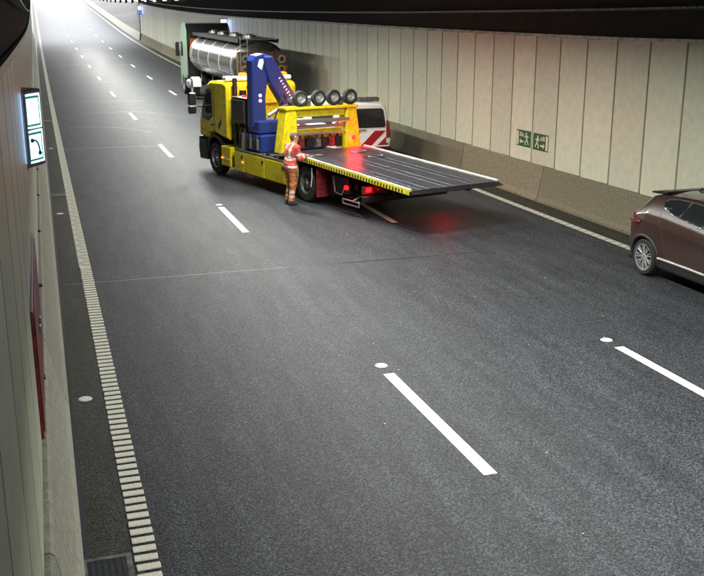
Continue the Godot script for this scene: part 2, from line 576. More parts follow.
func build_ramp():
	# open cutting beyond the roof
	for side in 2:
		var right := side == 1
		var x := 12.05 if right else -0.25
		var d := 1.0 if right else -1.0
		var w := thing("retaining_wall", "tall pale ribbed wall of the open ramp beyond the tank truck" if right else "tall pale wall of the open ramp on the lit sign's side", "wall")
		var s := PORTAL + 0.01
		while s < 290.0:
			var e := minf(s + 2.4, 290.0)
			var mb := MB.new()
			var top: float = 11.6
			var z := 0.03
			mb.face([at(x, s + z, -0.05), at(x, e - z, -0.05), Vector3(x, top, -(e - z)), Vector3(x, top, -(s + z))], Vector3(-d, 0, 0))
			mb.face([at(x, s + z, -0.05), at(x + d * 0.4, s + z, -0.05), Vector3(x + d * 0.4, top, -(s + z)), Vector3(x, top, -(s + z))], Vector3(0, 0, 1))
			mb.face([Vector3(x, top, -(s + z)), Vector3(x + d * 0.4, top, -(s + z)), Vector3(x + d * 0.4, top, -(e - z)), Vector3(x, top, -(e - z))], Vector3.UP)
			mb.face([at(x, e - z, -0.05), at(x + d * 0.4, e - z, -0.05), Vector3(x + d * 0.4, top, -(e - z)), Vector3(x, top, -(e - z))], Vector3(0, 0, -1))
			put(mb, "wall_panel", M.ramp, w)
			s += 2.4
		sweep("kerb_barrier", w, M.concrete_left0, [Vector2(x - d * 0.2, -0.05), Vector2(x - d * 0.03, 0.9), Vector2(x - d * 0.001, 0.9), Vector2(x - d * 0.001, -0.05)], PORTAL + 0.01, 290.0)
	var g := structure("ground")
	var mb := MB.new()
	for q in [[-1500.0, -0.3, -1500.0, 1500.0], [12.1, 1500.0, -1500.0, 1500.0], [-0.3, 12.1, -1500.0, PORTAL], [-0.3, 12.1, 331.0, 1500.0]]:
		mb.face([Vector3(q[0], 11.58, -q[2]), Vector3(q[1], 11.58, -q[2]), Vector3(q[1], 11.58, -q[3]), Vector3(q[0], 11.58, -q[3])], Vector3.UP)
	put(mb, "grass_sheet", M.earth, g)
	var h := MB.new()
	h.b2(-0.75, 12.55, PORTAL + 0.01, PORTAL + 0.5, yr(PORTAL) + CEIL, 11.57)
	put(h, "portal_head", M.ramp, g)

func lamp_copy(first: Node3D, x: float, s: float):
	var t: Node3D = first.duplicate()
	t.name = numbered("ceiling_lamp")
	add_child(t)
	t.position = at(x, s, CEIL)

func build_lamps():
	var first: Node3D = null
	var s := -14.0
	var k := 0
	while s < PORTAL - 4.0:
		var t: Node3D
		if first == null:
			t = thing("ceiling_lamp", "long tunnel lamp on the black ceiling", "lamp", at(LAMP_X, s, CEIL), 0.0, "tunnel lamps along the ceiling")
			first = t
			var hs := MB.new()
			hs.b2(-0.17, 0.17, -0.8, 0.8, -0.11, 0.0, 0.02)
			# shields added to shade the walls: deep on the left, shallow on the right
			hs.b2(-0.18, -0.17, -0.8, 0.8, -0.285, -0.05)
			hs.b2(0.17, 0.18, -0.8, 0.8, -0.20, -0.05)
			put(hs, "housing", M.grey_metal, t)
			var df := MB.new()
			df.b2(-0.14, 0.14, -0.75, 0.75, -0.13, -0.112, 0.005)
			put(df, "diffuser", M.lamp, t)
			var l := AreaLight3D.new()
			l.name = "lamp_light"
			l.area_size = Vector2(0.28, 1.5)
			l.light_color = Color(0.985, 0.99, 0.965)
			l.light_energy = LAMP_E
			l.area_range = 60.0
			l.shadow_enabled = true
			l.position = Vector3(0, -0.14, 0)
			l.rotation.x = -PI / 2.0
			t.add_child(l)
		else:
			lamp_copy(first, LAMP_X, s)
		s += 4.0
		k += 1

const PANEL_R := [Vector2(-0.571, 0.05), Vector2(-0.571, -0.02), Vector2(-0.567, -0.03), Vector2(0.53, -0.03), Vector2(0.535, -0.022), Vector2(0.545, -0.022), Vector2(0.55, -0.036), Vector2(0.57, -0.036), Vector2(0.571, -0.03), Vector2(0.571, 0.05)]
const PANEL_L := [Vector2(-0.571, -0.05), Vector2(-0.571, 0.02), Vector2(-0.567, 0.03), Vector2(0.567, 0.03), Vector2(0.571, 0.02), Vector2(0.571, -0.05)]
const LAMP_X := 5.7
const LAMP_E := 49.0

func _ready():
	rng.seed = 20240
	# camera
	var cam := Camera3D.new()
	cam.name = "camera"
	cam.fov = 2.0 * rad_to_deg(atan(288.0 / 942.13))
	cam.near = 0.05
	cam.far = 4000.0
	cam.position = Vector3(0, 4.365, 0)
	cam.rotation = Vector3(-0.26873, -0.31442, 0)
	add_child(cam)
	cam.current = true
	# overcast sky beyond the tunnel mouth
	var env := Environment.new()
	env.background_mode = Environment.BG_SKY
	var sky := Sky.new()
	var sm := ProceduralSkyMaterial.new()
	sm.sky_top_color = Color(0.92, 0.925, 0.935)
	sm.sky_horizon_color = Color(0.95, 0.95, 0.95)
	sm.ground_bottom_color = Color(0.2, 0.2, 0.2)
	sm.ground_horizon_color = Color(0.6, 0.6, 0.6)
	sky.sky_material = sm
	env.sky = sky
	env.background_energy_multiplier = 10.5
	env.tonemap_mode = Environment.TONE_MAPPER_LINEAR
	env.tonemap_exposure = 1.0
	env.sdfgi_enabled = true
	env.ssao_enabled = true
	env.ssil_enabled = true
	var we := WorldEnvironment.new()
	we.name = "environment"
	we.environment = env
	add_child(we)
	var sun := DirectionalLight3D.new()
	sun.name = "sun"
	sun.light_energy = 0.4
	sun.light_angular_distance = 15.0
	sun.light_color = Color(1.0, 0.97, 0.92)
	sun.shadow_enabled = true
	sun.rotation = Vector3(-1.0, 0.5, 0)
	add_child(sun)
	make_materials()
	build_lamps()
	build_road()
	build_walls()
	build_ramp()
	build_all_objects()

func build_all_objects():
	build_signs()
	build_tow_truck()
	build_tanker()
	build_van()
	build_car()
	build_person()

func slab_uv(mb: MB, o: Vector3, r: Vector3, u: Vector3, pts: Array, thick: float):
	# flat printed shape standing thick off a board; pts in (right, up)
	var n := r.cross(u).normalized()
	var q := []
	for e in pts: q.append(e)
	var idx := Geometry2D.triangulate_polygon(PackedVector2Array(q))
	var P := func(e: Vector2, d: float) -> Vector3: return o + r * e.x + u * e.y + n * d
	for k in range(0, idx.size(), 3):
		mb.face([P.call(q[idx[k]], thick), P.call(q[idx[k + 1]], thick), P.call(q[idx[k + 2]], thick)], n)
	for i in q.size():
		var a: Vector2 = q[i]
		var b: Vector2 = q[(i + 1) % q.size()]
		mb.quad(P.call(a, 0.0), P.call(b, 0.0), P.call(b, thick), P.call(a, thick))

func rect(x0: float, y0: float, x1: float, y1: float) -> Array:
	return [Vector2(x0, y0), Vector2(x1, y0), Vector2(x1, y1), Vector2(x0, y1)]

func phone_sign(wall_x: float, s0: float, h0: float, label: String, near: bool):
	# wedge-shaped lit sign: the face turns towards oncoming traffic
	var d := 1.0 if wall_x < 5.0 else -1.0
	var g := thing("emergency_sign", label, "sign", at(wall_x, s0, h0), 0.0, "lit telephone signs on the tunnel walls")
	var w := 0.52
	var ang := deg_to_rad(28.0) if near else deg_to_rad(55.0)
	var r := Vector3(sin(ang) * d, 0, -cos(ang))
	if wall_x > 5.0: r = Vector3(-sin(ang), 0, -cos(ang))
	var up := Vector3.UP
	var body := MB.new()
	var e := r * w
	var plan := [Vector2(-d * 0.02, -0.24), Vector2(d * 0.03, -0.2), Vector2(d * 0.03, 0.0), Vector2(e.x, -e.z), Vector2(e.x + d * 0.01, -e.z + 0.05), Vector2(-d * 0.02, -e.z + 0.42)]
	body.prism(plan, "y", 0.0, 1.0, 0.012)
	put(body, "housing", M.navy, g)
	var n := r.cross(up).normalized()
	var flip := n.x * d < 0.0
	if flip: n = -n
	var o := n * 0.012
	var parts := [[0.05, 0.50, 0.48, 0.95], [0.05, 0.05, 0.48, 0.48]]
	for k in 2:
		var q: Array = parts[k]
		var fr := MB.new()
		fr.box(r * ((q[0] + q[2]) / 2.0) + up * ((q[1] + q[3]) / 2.0) + o, Vector3(q[2] - q[0], q[3] - q[1], 0.02), 0.004, Basis(r, up, r.cross(up)))
		var f := put(fr, "lit_pane", M.sign_lit if near or k == 0 else M.sign_violet, g)
		if near:
			for bd in [[q[0] + 0.04, q[1] + 0.03, q[2] - 0.04, q[1] + 0.055], [q[0] + 0.04, q[3] - 0.06, q[2] - 0.04, q[3] - 0.03], [q[0] + 0.04, q[1] + 0.03, q[0] + 0.055, q[3] - 0.03], [q[2] - 0.055, q[1] + 0.03, q[2] - 0.04, q[3] - 0.03]]:
				var bm := MB.new()
				bm.box(r * ((bd[0] + bd[2]) / 2.0) + up * ((bd[1] + bd[3]) / 2.0) + n * 0.022, Vector3(bd[2] - bd[0], bd[3] - bd[1], 0.006), 0.0, Basis(r, up, r.cross(up)))
				put(bm, "green_border", M.sign_teal, f)
			if k == 1:   # telephone handset
				var hs := MB.new()
				var path := []
				for i in 9:
					var t := i / 8.0
					var c := Vector2(lerpf(0.17, 0.36, t), lerpf(0.36, 0.17, t)) + Vector2(0.045, 0.045) * sin(t * PI)
					path.append(r * c.x + up * c.y + n * 0.026)
				hs.tube(path, 0.012, 6)
				hs.ball(path[0] - up * 0.012, Vector3(0.03, 0.03, 0.03), 8)
				hs.ball(path[8] - r * 0.012, Vector3(0.03, 0.03, 0.03), 8)
				put(hs, "handset_symbol", M.black, f)
	var l := AreaLight3D.new()
	l.name = "sign_light"
	l.area_size = Vector2(0.43, 0.9)
	l.light_color = Color(0.55, 0.78, 1.0) if near else Color(0.75, 0.8, 1.0)
	l.light_energy = 0.8
	l.area_range = 20.0
	l.shadow_enabled = true
	l.basis = Basis(n.cross(up) * -1.0, up, n * -1.0) if false else Basis.looking_at(n, up)
	l.position = r * 0.265 + up * 0.5 + n * 0.04
	g.add_child(l)

func build_signs():
	phone_sign(WALL_L, 13.0, 2.56, "dark blue wedge sign with lit white telephone panes on the greenish wall", true)
	phone_sign(WALL_R, 63.4, 3.15, "small lit wedge sign on the pale wall right above the tank truck", false)
	phone_sign(WALL_R, 116.0, 3.1, "tiny lit wedge sign high on the pale wall near the tunnel mouth", false)
	# green escape-route boards on two neighbouring panels
	for k in 2:
		var left := k == 0
		var s0 := 22.76 if left else 21.85
		var b := thing("exit_sign", "green escape board with white bar at its left edge" if left else "green escape board with white bar at its right edge", "sign", at(WALL_R - 0.012, s0, 1.25), 0.0, "paired escape boards on the pale wall")
		var r := Vector3(0, 0, 1)       # reading direction: towards the camera
		var n := Vector3(-1, 0, 0)
		var mb := MB.new()
		mb.box(Vector3(0, 0.215, 0.395), Vector3(0.022, 0.43, 0.79), 0.005)
		put(mb, "board", M.sign_green, b)
		var o := n * 0.0115
		var fx := func(x: float) -> float: return x if left else 0.79 - x
		var add := func(called: String, polys: Array):
			var pm := MB.new()
			for pl in polys:
				var q := []
				for v in pl: q.append(Vector2(fx.call(v.x), v.y))
				slab_uv(pm, o, r, Vector3.UP, q, 0.004)
				# r x up points off the wall only if turned, so lay it on the road side
			put(pm, called, M.sign_white, b)
		add.call("white_bar", [rect(0.03, 0.035, 0.13, 0.395)])
		add.call("arrow", [[Vector2(0.18, 0.13), Vector2(0.26, 0.20), Vector2(0.26, 0.155), Vector2(0.40, 0.155), Vector2(0.40, 0.105), Vector2(0.26, 0.105), Vector2(0.26, 0.06)]])
		add.call("figures", [rect(0.19, 0.26, 0.23, 0.37), rect(0.25, 0.26, 0.31, 0.28), rect(0.25, 0.35, 0.31, 0.37), rect(0.25, 0.28, 0.268, 0.35), rect(0.292, 0.28, 0.31, 0.35), rect(0.335, 0.26, 0.35, 0.33), rect(0.36, 0.26, 0.375, 0.33), rect(0.335, 0.33, 0.40, 0.34), rect(0.386, 0.26, 0.40, 0.33)])
		var head := []
		for i in 10: head.append(Vector2(0.545 + cos(TAU * i / 10.0) * 0.034, 0.345 + sin(TAU * i / 10.0) * 0.034))
		add.call("running_figure", [head, [Vector2(0.50, 0.31), Vector2(0.58, 0.31), Vector2(0.62, 0.20), Vector2(0.55, 0.17), Vector2(0.53, 0.24)], [Vector2(0.56, 0.20), Vector2(0.61, 0.20), Vector2(0.69, 0.08), Vector2(0.65, 0.06)], [Vector2(0.55, 0.20), Vector2(0.59, 0.17), Vector2(0.52, 0.12), Vector2(0.54, 0.05), Vector2(0.49, 0.05), Vector2(0.47, 0.13)], [Vector2(0.50, 0.31), Vector2(0.52, 0.28), Vector2(0.46, 0.23), Vector2(0.44, 0.25)], [Vector2(0.58, 0.31), Vector2(0.57, 0.27), Vector2(0.66, 0.25), Vector2(0.67, 0.28)]])
	# red emergency cabinet set on the left wall
	var c := thing("emergency_cabinet", "red emergency cabinet standing against the greenish wall above the grey barrier", "cabinet", at(WALL_L, 7.95, 0.93))
	var cb := MB.new()
	cb.b2(0.003, 0.045, 0.0, 3.3, 0.0, 1.15, 0.008)
	put(cb, "case", M.red_dull, c)
	for k in 2:
		var dm := MB.new()
		dm.b2(0.046, 0.056, 0.05 + k * 1.62, 1.62 + k * 1.62, 0.05, 1.1, 0.003)
		var dd := put(dm, "door", M.red_dull, c)
		var hm := MB.new()
		hm.b2(0.057, 0.075, 1.45 + k * 0.3, 1.55 + k * 0.3, 0.5, 0.58, 0.004)
		put(hm, "handle", M.steel, dd)
	for k in 5:   # thin conduit clips along the left barrier top
		var j := thing("barrier_clip", "small dark clip on top of the grey concrete barrier", "clip", at(-0.215, 9.6 + 3.7 * k, 0.89), 0.0, "clips along the grey barrier")
		var jm := MB.new()
		jm.b2(-0.02, 0.035, -0.05, 0.05, 0.0, 0.025, 0.005)
		put(jm, "base_plate", M.dark_metal, j)
		var jn := MB.new()
		jn.cyl(Vector3(0, 0.02, 0.03), Vector3(0, 0.05, 0.03), 0.012, -1, 8)
		put(jn, "bolt", M.grey_metal, j)

func wheel(parent: Node, c: Vector3, r: float, w: float, out: float, spokes := 0, called := "wheel", axis := Vector3.RIGHT, hub := "alloy", rim_share := 0.62) -> Node3D:
	var o := Node3D.new()
	o.name = called
	parent.add_child(o, true)
	o.position = c
	var a := axis * out
	var ty := MB.new()
	var rr := r * rim_share
	ty.lathe([Vector2(-w * 0.5, rr), Vector2(-w * 0.5, r * 0.9), Vector2(-w * 0.36, r), Vector2(w * 0.36, r), Vector2(w * 0.5, r * 0.92), Vector2(w * 0.5, rr), Vector2(w * 0.3, rr)], Vector3.ZERO, a, 32)
	put(ty, "tyre", M.rubber, o)
	var rm := MB.new()
	rm.lathe([Vector2(w * 0.47, rr * 1.02), Vector2(w * 0.5, rr * 1.0), Vector2(w * 0.47, rr * 0.9), Vector2(w * 0.1, rr * 0.86)], Vector3.ZERO, a, 32)
	if spokes == 0:
		rm.lathe([Vector2(w * 0.1, rr * 0.86), Vector2(w * 0.16, rr * 0.6), Vector2(w * 0.34, rr * 0.45), Vector2(w * 0.34, 0.0)], Vector3.ZERO, a, 24)
		var t := axis.cross(Vector3.UP)
		if t.length() < 0.1: t = Vector3.RIGHT
		for i in 8:
			var q := TAU * i / 8.0
			var p := (t.normalized() * cos(q) + Vector3.UP * sin(q)) * rr * 0.62
			rm.ball(p + a * w * 0.16, Vector3.ONE * rr * 0.07, 6)
		rm.cyl(a * w * 0.3, a * w * 0.48, rr * 0.25, rr * 0.2, 12)
	else:
		rm.cyl(a * w * 0.30, a * w * 0.42, rr * 0.2, rr * 0.17, 14)
		var t := axis.cross(Vector3.UP).normalized()
		for i in spokes:
			var q := TAU * i / spokes
			for off in [-0.1, 0.1]:
				var p0: Vector3 = (t * cos(q + off * 0.6) + Vector3.UP * sin(q + off * 0.6)) * rr * 0.16 + a * w * 0.36
				var p1: Vector3 = (t * cos(q + off * 1.3) + Vector3.UP * sin(q + off * 1.3)) * rr * 0.93 + a * w * 0.42
				rm.bar(p0, p1, rr * 0.055, rr * 0.10, 0.002)
	put(rm, "rim", M[hub], o)
	if spokes > 0:
		var dk := MB.new()
		dk.cyl(a * w * 0.05, a * w * 0.09, rr * 0.86, rr * 0.86, 24)
		put(dk, "brake_disc", M.dark_metal, o)
	return o

func lamp_at(parent: Node, called: String, c: Vector3, size: Vector3, m: String, color: Color, e: float, towards: Vector3):
	var mb := MB.new()
	mb.box(c, size, minf(size.x, minf(size.y, size.z)) * 0.3)
	put(mb, called, M[m], parent)
	if e > 0.0:
		var l := OmniLight3D.new()
		l.name = called + "_light"
		l.light_color = color
		l.light_energy = e
		l.light_size = 0.05
		l.omni_range = 25.0
		l.shadow_enabled = true
		l.position = c + towards * (absf(towards.dot(size)) * 0.5 + 0.06)
		parent.add_child(l, true)

# ------------------------------------------------------------------ recovery truck; u runs forward from the bed's rear edge
func build_tow_truck():
	var t := thing("recovery_truck", "yellow recovery truck with blue crane and long empty flat bed", "truck", at(8.507, 18.823, 0.0), deg_to_rad(15.0))
	t.rotation.x = 0.009
	var mb := MB.new()
	# chassis
	for x in [-0.42, 0.42]: mb.b2(x - 0.05, x + 0.05, 1.7, 10.7, 0.55, 0.82, 0.01)
	for u in [2.0, 3.4, 5.2, 6.6, 8.0, 9.4]: mb.b2(-0.37, 0.37, u, u + 0.14, 0.58, 0.78)
	put(mb, "chassis", M.dark_metal, t)
	# cab shell by its side outline
	mb = MB.new()
	mb.prism([Vector2(8.98, 1.10), Vector2(8.98, 2.58), Vector2(9.03, 2.68), Vector2(9.3, 2.74), Vector2(10.15, 2.72), Vector2(10.38, 2.62), Vector2(10.86, 1.72), Vector2(10.96, 1.45), Vector2(10.98, 1.05), Vector2(10.42, 1.02), Vector2(10.30, 1.16), Vector2(9.88, 1.22), Vector2(9.42, 1.12)], "x", -1.15, 1.15, 0.07)
	var cab := put(mb, "cab", M.yellow, t)
	for sd in [-1.0, 1.0]:
		var gm := MB.new()
		gm.prism([Vector2(9.98, 1.72), Vector2(10.02, 2.48), Vector2(10.36, 2.46), Vector2(10.74, 1.76), Vector2(10.62, 1.62), Vector2(10.3, 1.56)], "x", sd * 1.148, sd * 1.162, 0.004)
		put(gm, "side_window", M.glass, cab)
		var sl := MB.new()
		var ol := [Vector2(9.98, 1.72), Vector2(10.02, 2.48), Vector2(10.36, 2.46), Vector2(10.74, 1.76), Vector2(10.62, 1.62), Vector2(10.3, 1.56), Vector2(9.98, 1.72)]
		var pp := []
		for q in ol: pp.append(Vector3(sd * 1.158, q.y, -q.x))
		sl.tube(pp, 0.016, 6)
		put(sl, "window_seal", M.seal, cab)
		var dm := MB.new()
		var dp := []
		for q in [Vector2(9.86, 2.56), Vector2(9.86, 1.24), Vector2(10.3, 1.2), Vector2(10.9, 1.3)]: dp.append(Vector3(sd * 1.151, q.y, -q.x))
		dm.tube(dp, 0.008, 5)
		put(dm, "door_seam", M.seal, cab)
		var hm := MB.new()
		hm.b2(sd * 1.15, sd * 1.175, 9.92, 10.10, 1.42, 1.47, 0.006)
		put(hm, "door_handle", M.black, cab)
		# emblem: small dark angular mark low on the door
		var em := MB.new()
		em.prism([Vector2(9.62, 1.32), Vector2(9.48, 1.42), Vector2(9.36, 1.62), Vector2(9.44, 1.60), Vector2(9.42, 1.72), Vector2(9.52, 1.56), Vector2(9.60, 1.54)], "x", sd * 1.148, sd * 1.154)
		put(em, "emblem", M.black, cab)
		# steps and wheel arch
		var am := MB.new()
		am.prism([Vector2(9.30, 0.62), Vector2(9.36, 0.95), Vector2(9.55, 1.12), Vector2(9.86, 1.19), Vector2(10.16, 1.12), Vector2(10.36, 0.95), Vector2(10.42, 0.62), Vector2(10.34, 0.62), Vector2(10.27, 0.9), Vector2(10.12, 1.04), Vector2(9.86, 1.1), Vector2(9.6, 1.04), Vector2(9.44, 0.9), Vector2(9.38, 0.62)], "x", sd * 0.75, sd * 1.17, 0.01)
		put(am, "wheel_arch", M.black, t)
	mb = MB.new()
	mb.prism([Vector2(10.43, 2.55), Vector2(10.45, 2.57), Vector2(10.90, 1.73), Vector2(10.88, 1.70)], "x", -1.02, 1.02, 0.005)
	put(mb, "windscreen", M.glass, cab)
	mb = MB.new()
	mb.prism([Vector2(10.44, 0.36), Vector2(10.44, 1.0), Vector2(11.02, 1.03), Vector2(11.06, 0.7), Vector2(11.0, 0.34)], "x", -1.16, 1.16, 0.04)
	put(mb, "bumper", M.black, t)
	for sd in [-1.0, 1.0]:
		mb = MB.new()
		mb.b2(sd * 0.75, sd * 1.08, 11.02, 11.075, 0.62, 0.82, 0.01)
		put(mb, "headlight", M.alloy, t)
		for k in 2:
			mb = MB.new()
			var hh: float = [1.98, 1.72][k]
			mb.b2(sd * 1.32, sd * 1.56, 10.72, 10.86, hh, hh + [0.36, 0.22][k], 0.03)
			mb.tube([Vector3(sd * 1.13, hh + 0.2, -10.6), Vector3(sd * 1.25, hh + 0.22, -10.76), Vector3(sd * 1.36, hh + 0.2, -10.78)], 0.02, 6)
			put(mb, "mirror", M.black, t)
	mb = MB.new()
	mb.b2(-1.0, 1.0, 8.94, 8.975, 2.1, 2.62, 0.01)
	put(mb, "rear_cab_panel", M.yellow, cab)
	# roof light bar
	mb = MB.new()
	mb.b2(-1.08, 1.08, 9.16, 9.42, 2.76, 2.88, 0.03)
	for x in [-0.8, 0.8]: mb.b2(x - 0.05, x + 0.05, 9.2, 9.4, 2.70, 2.77)
	var lb := put(mb, "light_bar", M.white, t)
	lamp_at(lb, "beacon", Vector3(-0.48, 2.92, -9.29), Vector3(0.2, 0.09, 0.2), "amber_lit", Color(1, 0.42, 0.08), 0.6, Vector3(0, 1, 0))
	lamp_at(lb, "beacon", Vector3(0.85, 2.92, -9.29), Vector3(0.2, 0.09, 0.2), "amber_lit", Color(1, 0.42, 0.08), 0.6, Vector3(0, 1, 0))
	# side lockers, left and right
	for sd in [-1.0, 1.0]:
		mb = MB.new()
		mb.b2(sd * 0.80, sd * 1.235, 5.42, 8.42, 0.30, 0.88, 0.015)
		var lk := put(mb, "side_locker", M.yellow_dull, t)
		for e in [[5.45, 6.56], [6.60, 7.76], [7.80, 8.40]]:
			var dm := MB.new()
			dm.b2(sd * 1.236, sd * 1.25, e[0], e[1], 0.325, 0.855, 0.006)
			var d := put(dm, "locker_door", M.yellow, lk)
			var hm := MB.new()
			hm.b2(sd * 1.251, sd * 1.262, e[0] + 0.06, e[0] + 0.14, 0.70, 0.78, 0.004)
			put(hm, "latch", M.black, d)
		var st := MB.new()
		st.b2(sd * 1.236, sd * 1.252, 7.85, 8.4, 0.50, 0.53, 0.004)
		put(st, "reflector_strip", M.rope, lk)
		mb = MB.new()
		mb.b2(sd * 0.80, sd * 1.24, 8.66, 9.30, 0.34, 0.92, 0.03)
		var bx := put(mb, "battery_box", M.yellow, t)
		var sm := MB.new()
		sm.b2(sd * 1.24, sd * 1.252, 8.70, 9.22, 0.54, 0.57, 0.004)
		put(sm, "reflector_strip", M.rope, bx)
		lamp_at(t, "marker_lamp", Vector3(sd * 1.262, 0.58, -9.18), Vector3(0.03, 0.05, 0.1), "amber_lit", Color.WHITE, 0.0, Vector3.RIGHT)
		lamp_at(t, "marker_lamp", Vector3(sd * 1.262, 0.60, -7.86), Vector3(0.03, 0.05, 0.1), "amber_lit", Color.WHITE, 0.0, Vector3.RIGHT)
	# deck between lockers and crane
	mb = MB.new()
	mb.b2(-1.24, 1.24, 5.35, 8.42, 0.883, 0.93, 0.008)
	put(mb, "deck", M.grey_metal, t)
	for k in 7:
		mb = MB.new()
		mb.b2(-1.18, -0.55, 5.5 + k * 0.2, 5.62 + k * 0.2, 0.931, 0.96 + 0.02 * (k % 3), 0.008)
		put(mb, "deck_slat", M.dark_metal if k % 2 else M.steel, t)
	# wheels
	wheel(t, Vector3(-1.0, 0.475, -9.86), 0.475, 0.3, -1.0, 0, "front_wheel", Vector3.RIGHT, "steel", 0.58)
	wheel(t, Vector3(1.0, 0.475, -9.86), 0.475, 0.3, 1.0, 0, "front_wheel", Vector3.RIGHT, "steel", 0.58)
	for u in [4.55]:
		for sd in [-1.0, 1.0]:
			wheel(t, Vector3(sd * 1.02, 0.465, -u), 0.465, 0.28, sd, 0, "rear_wheel", Vector3.RIGHT, "grey_metal", 0.58)
			wheel(t, Vector3(sd * 0.70, 0.465, -u), 0.465, 0.28, sd, 0, "rear_wheel", Vector3.RIGHT, "grey_metal", 0.58)
	mb = MB.new()
	mb.cyl(Vector3(-1.0, 0.465, -4.55), Vector3(1.0, 0.465, -4.55), 0.08)
	mb.cyl(Vector3(-0.9, 0.475, -9.86), Vector3(0.9, 0.475, -9.86), 0.06)
	put(mb, "axles", M.dark_metal, t)
	for sd in [-1.0, 1.0]:
		mb = MB.new()
		mb.b2(sd * 0.62, sd * 1.2, 3.93, 3.955, 0.20, 0.93, 0.008)
		put(mb, "mudflap", M.red_dull, t)
		mb = MB.new()
		mb.tube([Vector3(sd * 1.15, 0.9, -4.95), Vector3(sd * 1.17, 0.62, -4.9), Vector3(sd * 1.17, 0.35, -5.0)], 0.015, 6)
		put(mb, "hose", M.rope, t)
		mb = MB.new()
		mb.tube([Vector3(sd * 1.15, 0.9, -4.25), Vector3(sd * 1.17, 0.66, -4.2), Vector3(sd * 1.17, 0.42, -4.26)], 0.015, 6)
		put(mb, "hose", M.rope, t)
	# hydraulic clutter under the bed
	mb = MB.new()
	mb.b2(-1.05, -0.6, 2.75, 3.5, 0.42, 0.86, 0.03)
	put(mb, "tool_box", M.dark_metal, t)
	mb = MB.new()
	mb.tube([Vector3(-1.1, 0.8, -3.3), Vector3(-1.12, 0.45, -3.2), Vector3(-1.12, 0.42, -2.9), Vector3(-1.1, 0.6, -2.8)], 0.018, 6)
	put(mb, "hose", M.grey_metal, t)
	mb = MB.new()
	mb.cyl(Vector3(-0.9, 0.62, -2.6), Vector3(0.9, 0.62, -2.6), 0.09)
	put(mb, "winch_drum", M.dark_metal, t)
	# under-run bar with lamps
	mb = MB.new()
	mb.b2(-1.22, 1.22, 1.78, 1.92, 0.40, 0.56, 0.02)
	for x in [-0.5, 0.5]: mb.b2(x - 0.05, x + 0.05, 1.8, 1.92, 0.56, 0.85)
	var ub := put(mb, "under_run_bar", M.dark_metal, t)
	for sd in [-1.0, 1.0]:
		mb = MB.new()
		mb.b2(sd * 0.62, sd * 1.2, 1.83, 1.93, 0.60, 0.78, 0.01)
		put(mb, "lamp_board", M.red_dull, ub)
		lamp_at(ub, "tail_lamp", Vector3(sd * 1.08, 0.70, -1.80), Vector3(0.15, 0.11, 0.05), "red_lit", Color(1, 0.05, 0.08), 0.45 if sd > 0.0 else 0.1, Vector3(0, 0, 1))
		lamp_at(ub, "tail_lamp", Vector3(sd * 0.78, 0.70, -1.80), Vector3(0.13, 0.10, 0.05), "tail_red", Color.WHITE, 0.0, Vector3(0, 0, 1))
	mb = MB.new()
	mb.tube([Vector3(-1.18, 0.26, -2.75), Vector3(-1.18, 0.36, -2.75), Vector3(-1.18, 0.36, -2.05), Vector3(-1.18, 0.26, -2.05), Vector3(-1.18, 0.26, -2.75)], 0.02, 6)
	mb.tube([Vector3(-1.15, 0.34, -2.4), Vector3(-0.5, 0.6, -2.4)], 0.03, 6)
	put(mb, "step_frame", M.steel, t)
	lamp_at(t, "tail_lamp", Vector3(-1.1, 0.62, -2.72), Vector3(0.08, 0.1, 0.14), "red_lit", Color(1, 0.05, 0.05), 0.08, Vector3(-1, 0, 0))
	# tilting bed: 0.97 m high at the rear edge, 1.16 m at the headboard
	var bed := Node3D.new()
	bed.name = "flat_bed"
	t.add_child(bed)
	bed.position = Vector3(0, 0.955, 0)
	bed.rotation.x = atan(0.2 / 5.4)
	mb = MB.new()
	for x in [-0.6, 0.6]: mb.b2(x - 0.06, x + 0.06, 0.25, 5.4, -0.20, -0.075, 0.01)
	for k in 11: mb.b2(-1.15, 1.15, 0.15 + k * 0.52, 0.22 + k * 0.52, -0.13, -0.056, 0.005)
	put(mb, "bed_frame", M.dark_metal, bed)
	for k in 10:
		mb = MB.new()
		mb.b2(-1.18 + k * 0.236, -0.947 + k * 0.236, 0.02, 5.45, -0.05, 0.0 + 0.0015 * (k % 3), 0.004)
		put(mb, "bed_plank", M["bed_steel"], bed)
	for sd in [-1.0, 1.0]:
		mb = MB.new()
		mb.b2(sd * 1.185, sd * 1.25, 0.0, 5.45, -0.10, 0.022, 0.006)
		var sr := put(mb, "side_rail", M.yellow_dull if sd < 0 else M.rail, bed)
		mb = MB.new()
		mb.b2(sd * 1.19, sd * 1.248, 0.0, 5.45, 0.0225, 0.045, 0.006)
		put(mb, "rail_cap", M.rope if sd < 0 else M.white, sr)
		for k in 44:   # black ticks on the yellow edge
			mb = MB.new()
			mb.b2(sd * 1.2505, sd * 1.254, 0.25 + k * 0.115, 0.295 + k * 0.115, -0.085, -0.012)
			put(mb, "black_tick", M.black, sr)
	mb = MB.new()
	mb.prism([Vector2(-0.16, -0.06), Vector2(0.02, -0.10), Vector2(0.02, -0.005), Vector2(-0.16, -0.045)], "x", -1.25, 1.25)
	put(mb, "tail_lip", M.dark_metal, bed)
	for e in [[-0.85, 4.6], [0.55, 4.7], [0.55, 3.9]]:   # chain loops lying on the bed
		mb = MB.new()
		var path := []
		for k in 13:
			var a := TAU * k / 12.0
			path.append(Vector3(e[0] + cos(a) * 0.22, 0.02, -e[1] - sin(a) * 0.10))
		mb.tube(path, 0.015, 6)
		put(mb, "lashing_ring", M.steel, bed)
	# headboard with slanted posts, cross beams and stowed dolly wheels
	var hb := Node3D.new()
	hb.name = "headboard"
	t.add_child(hb)
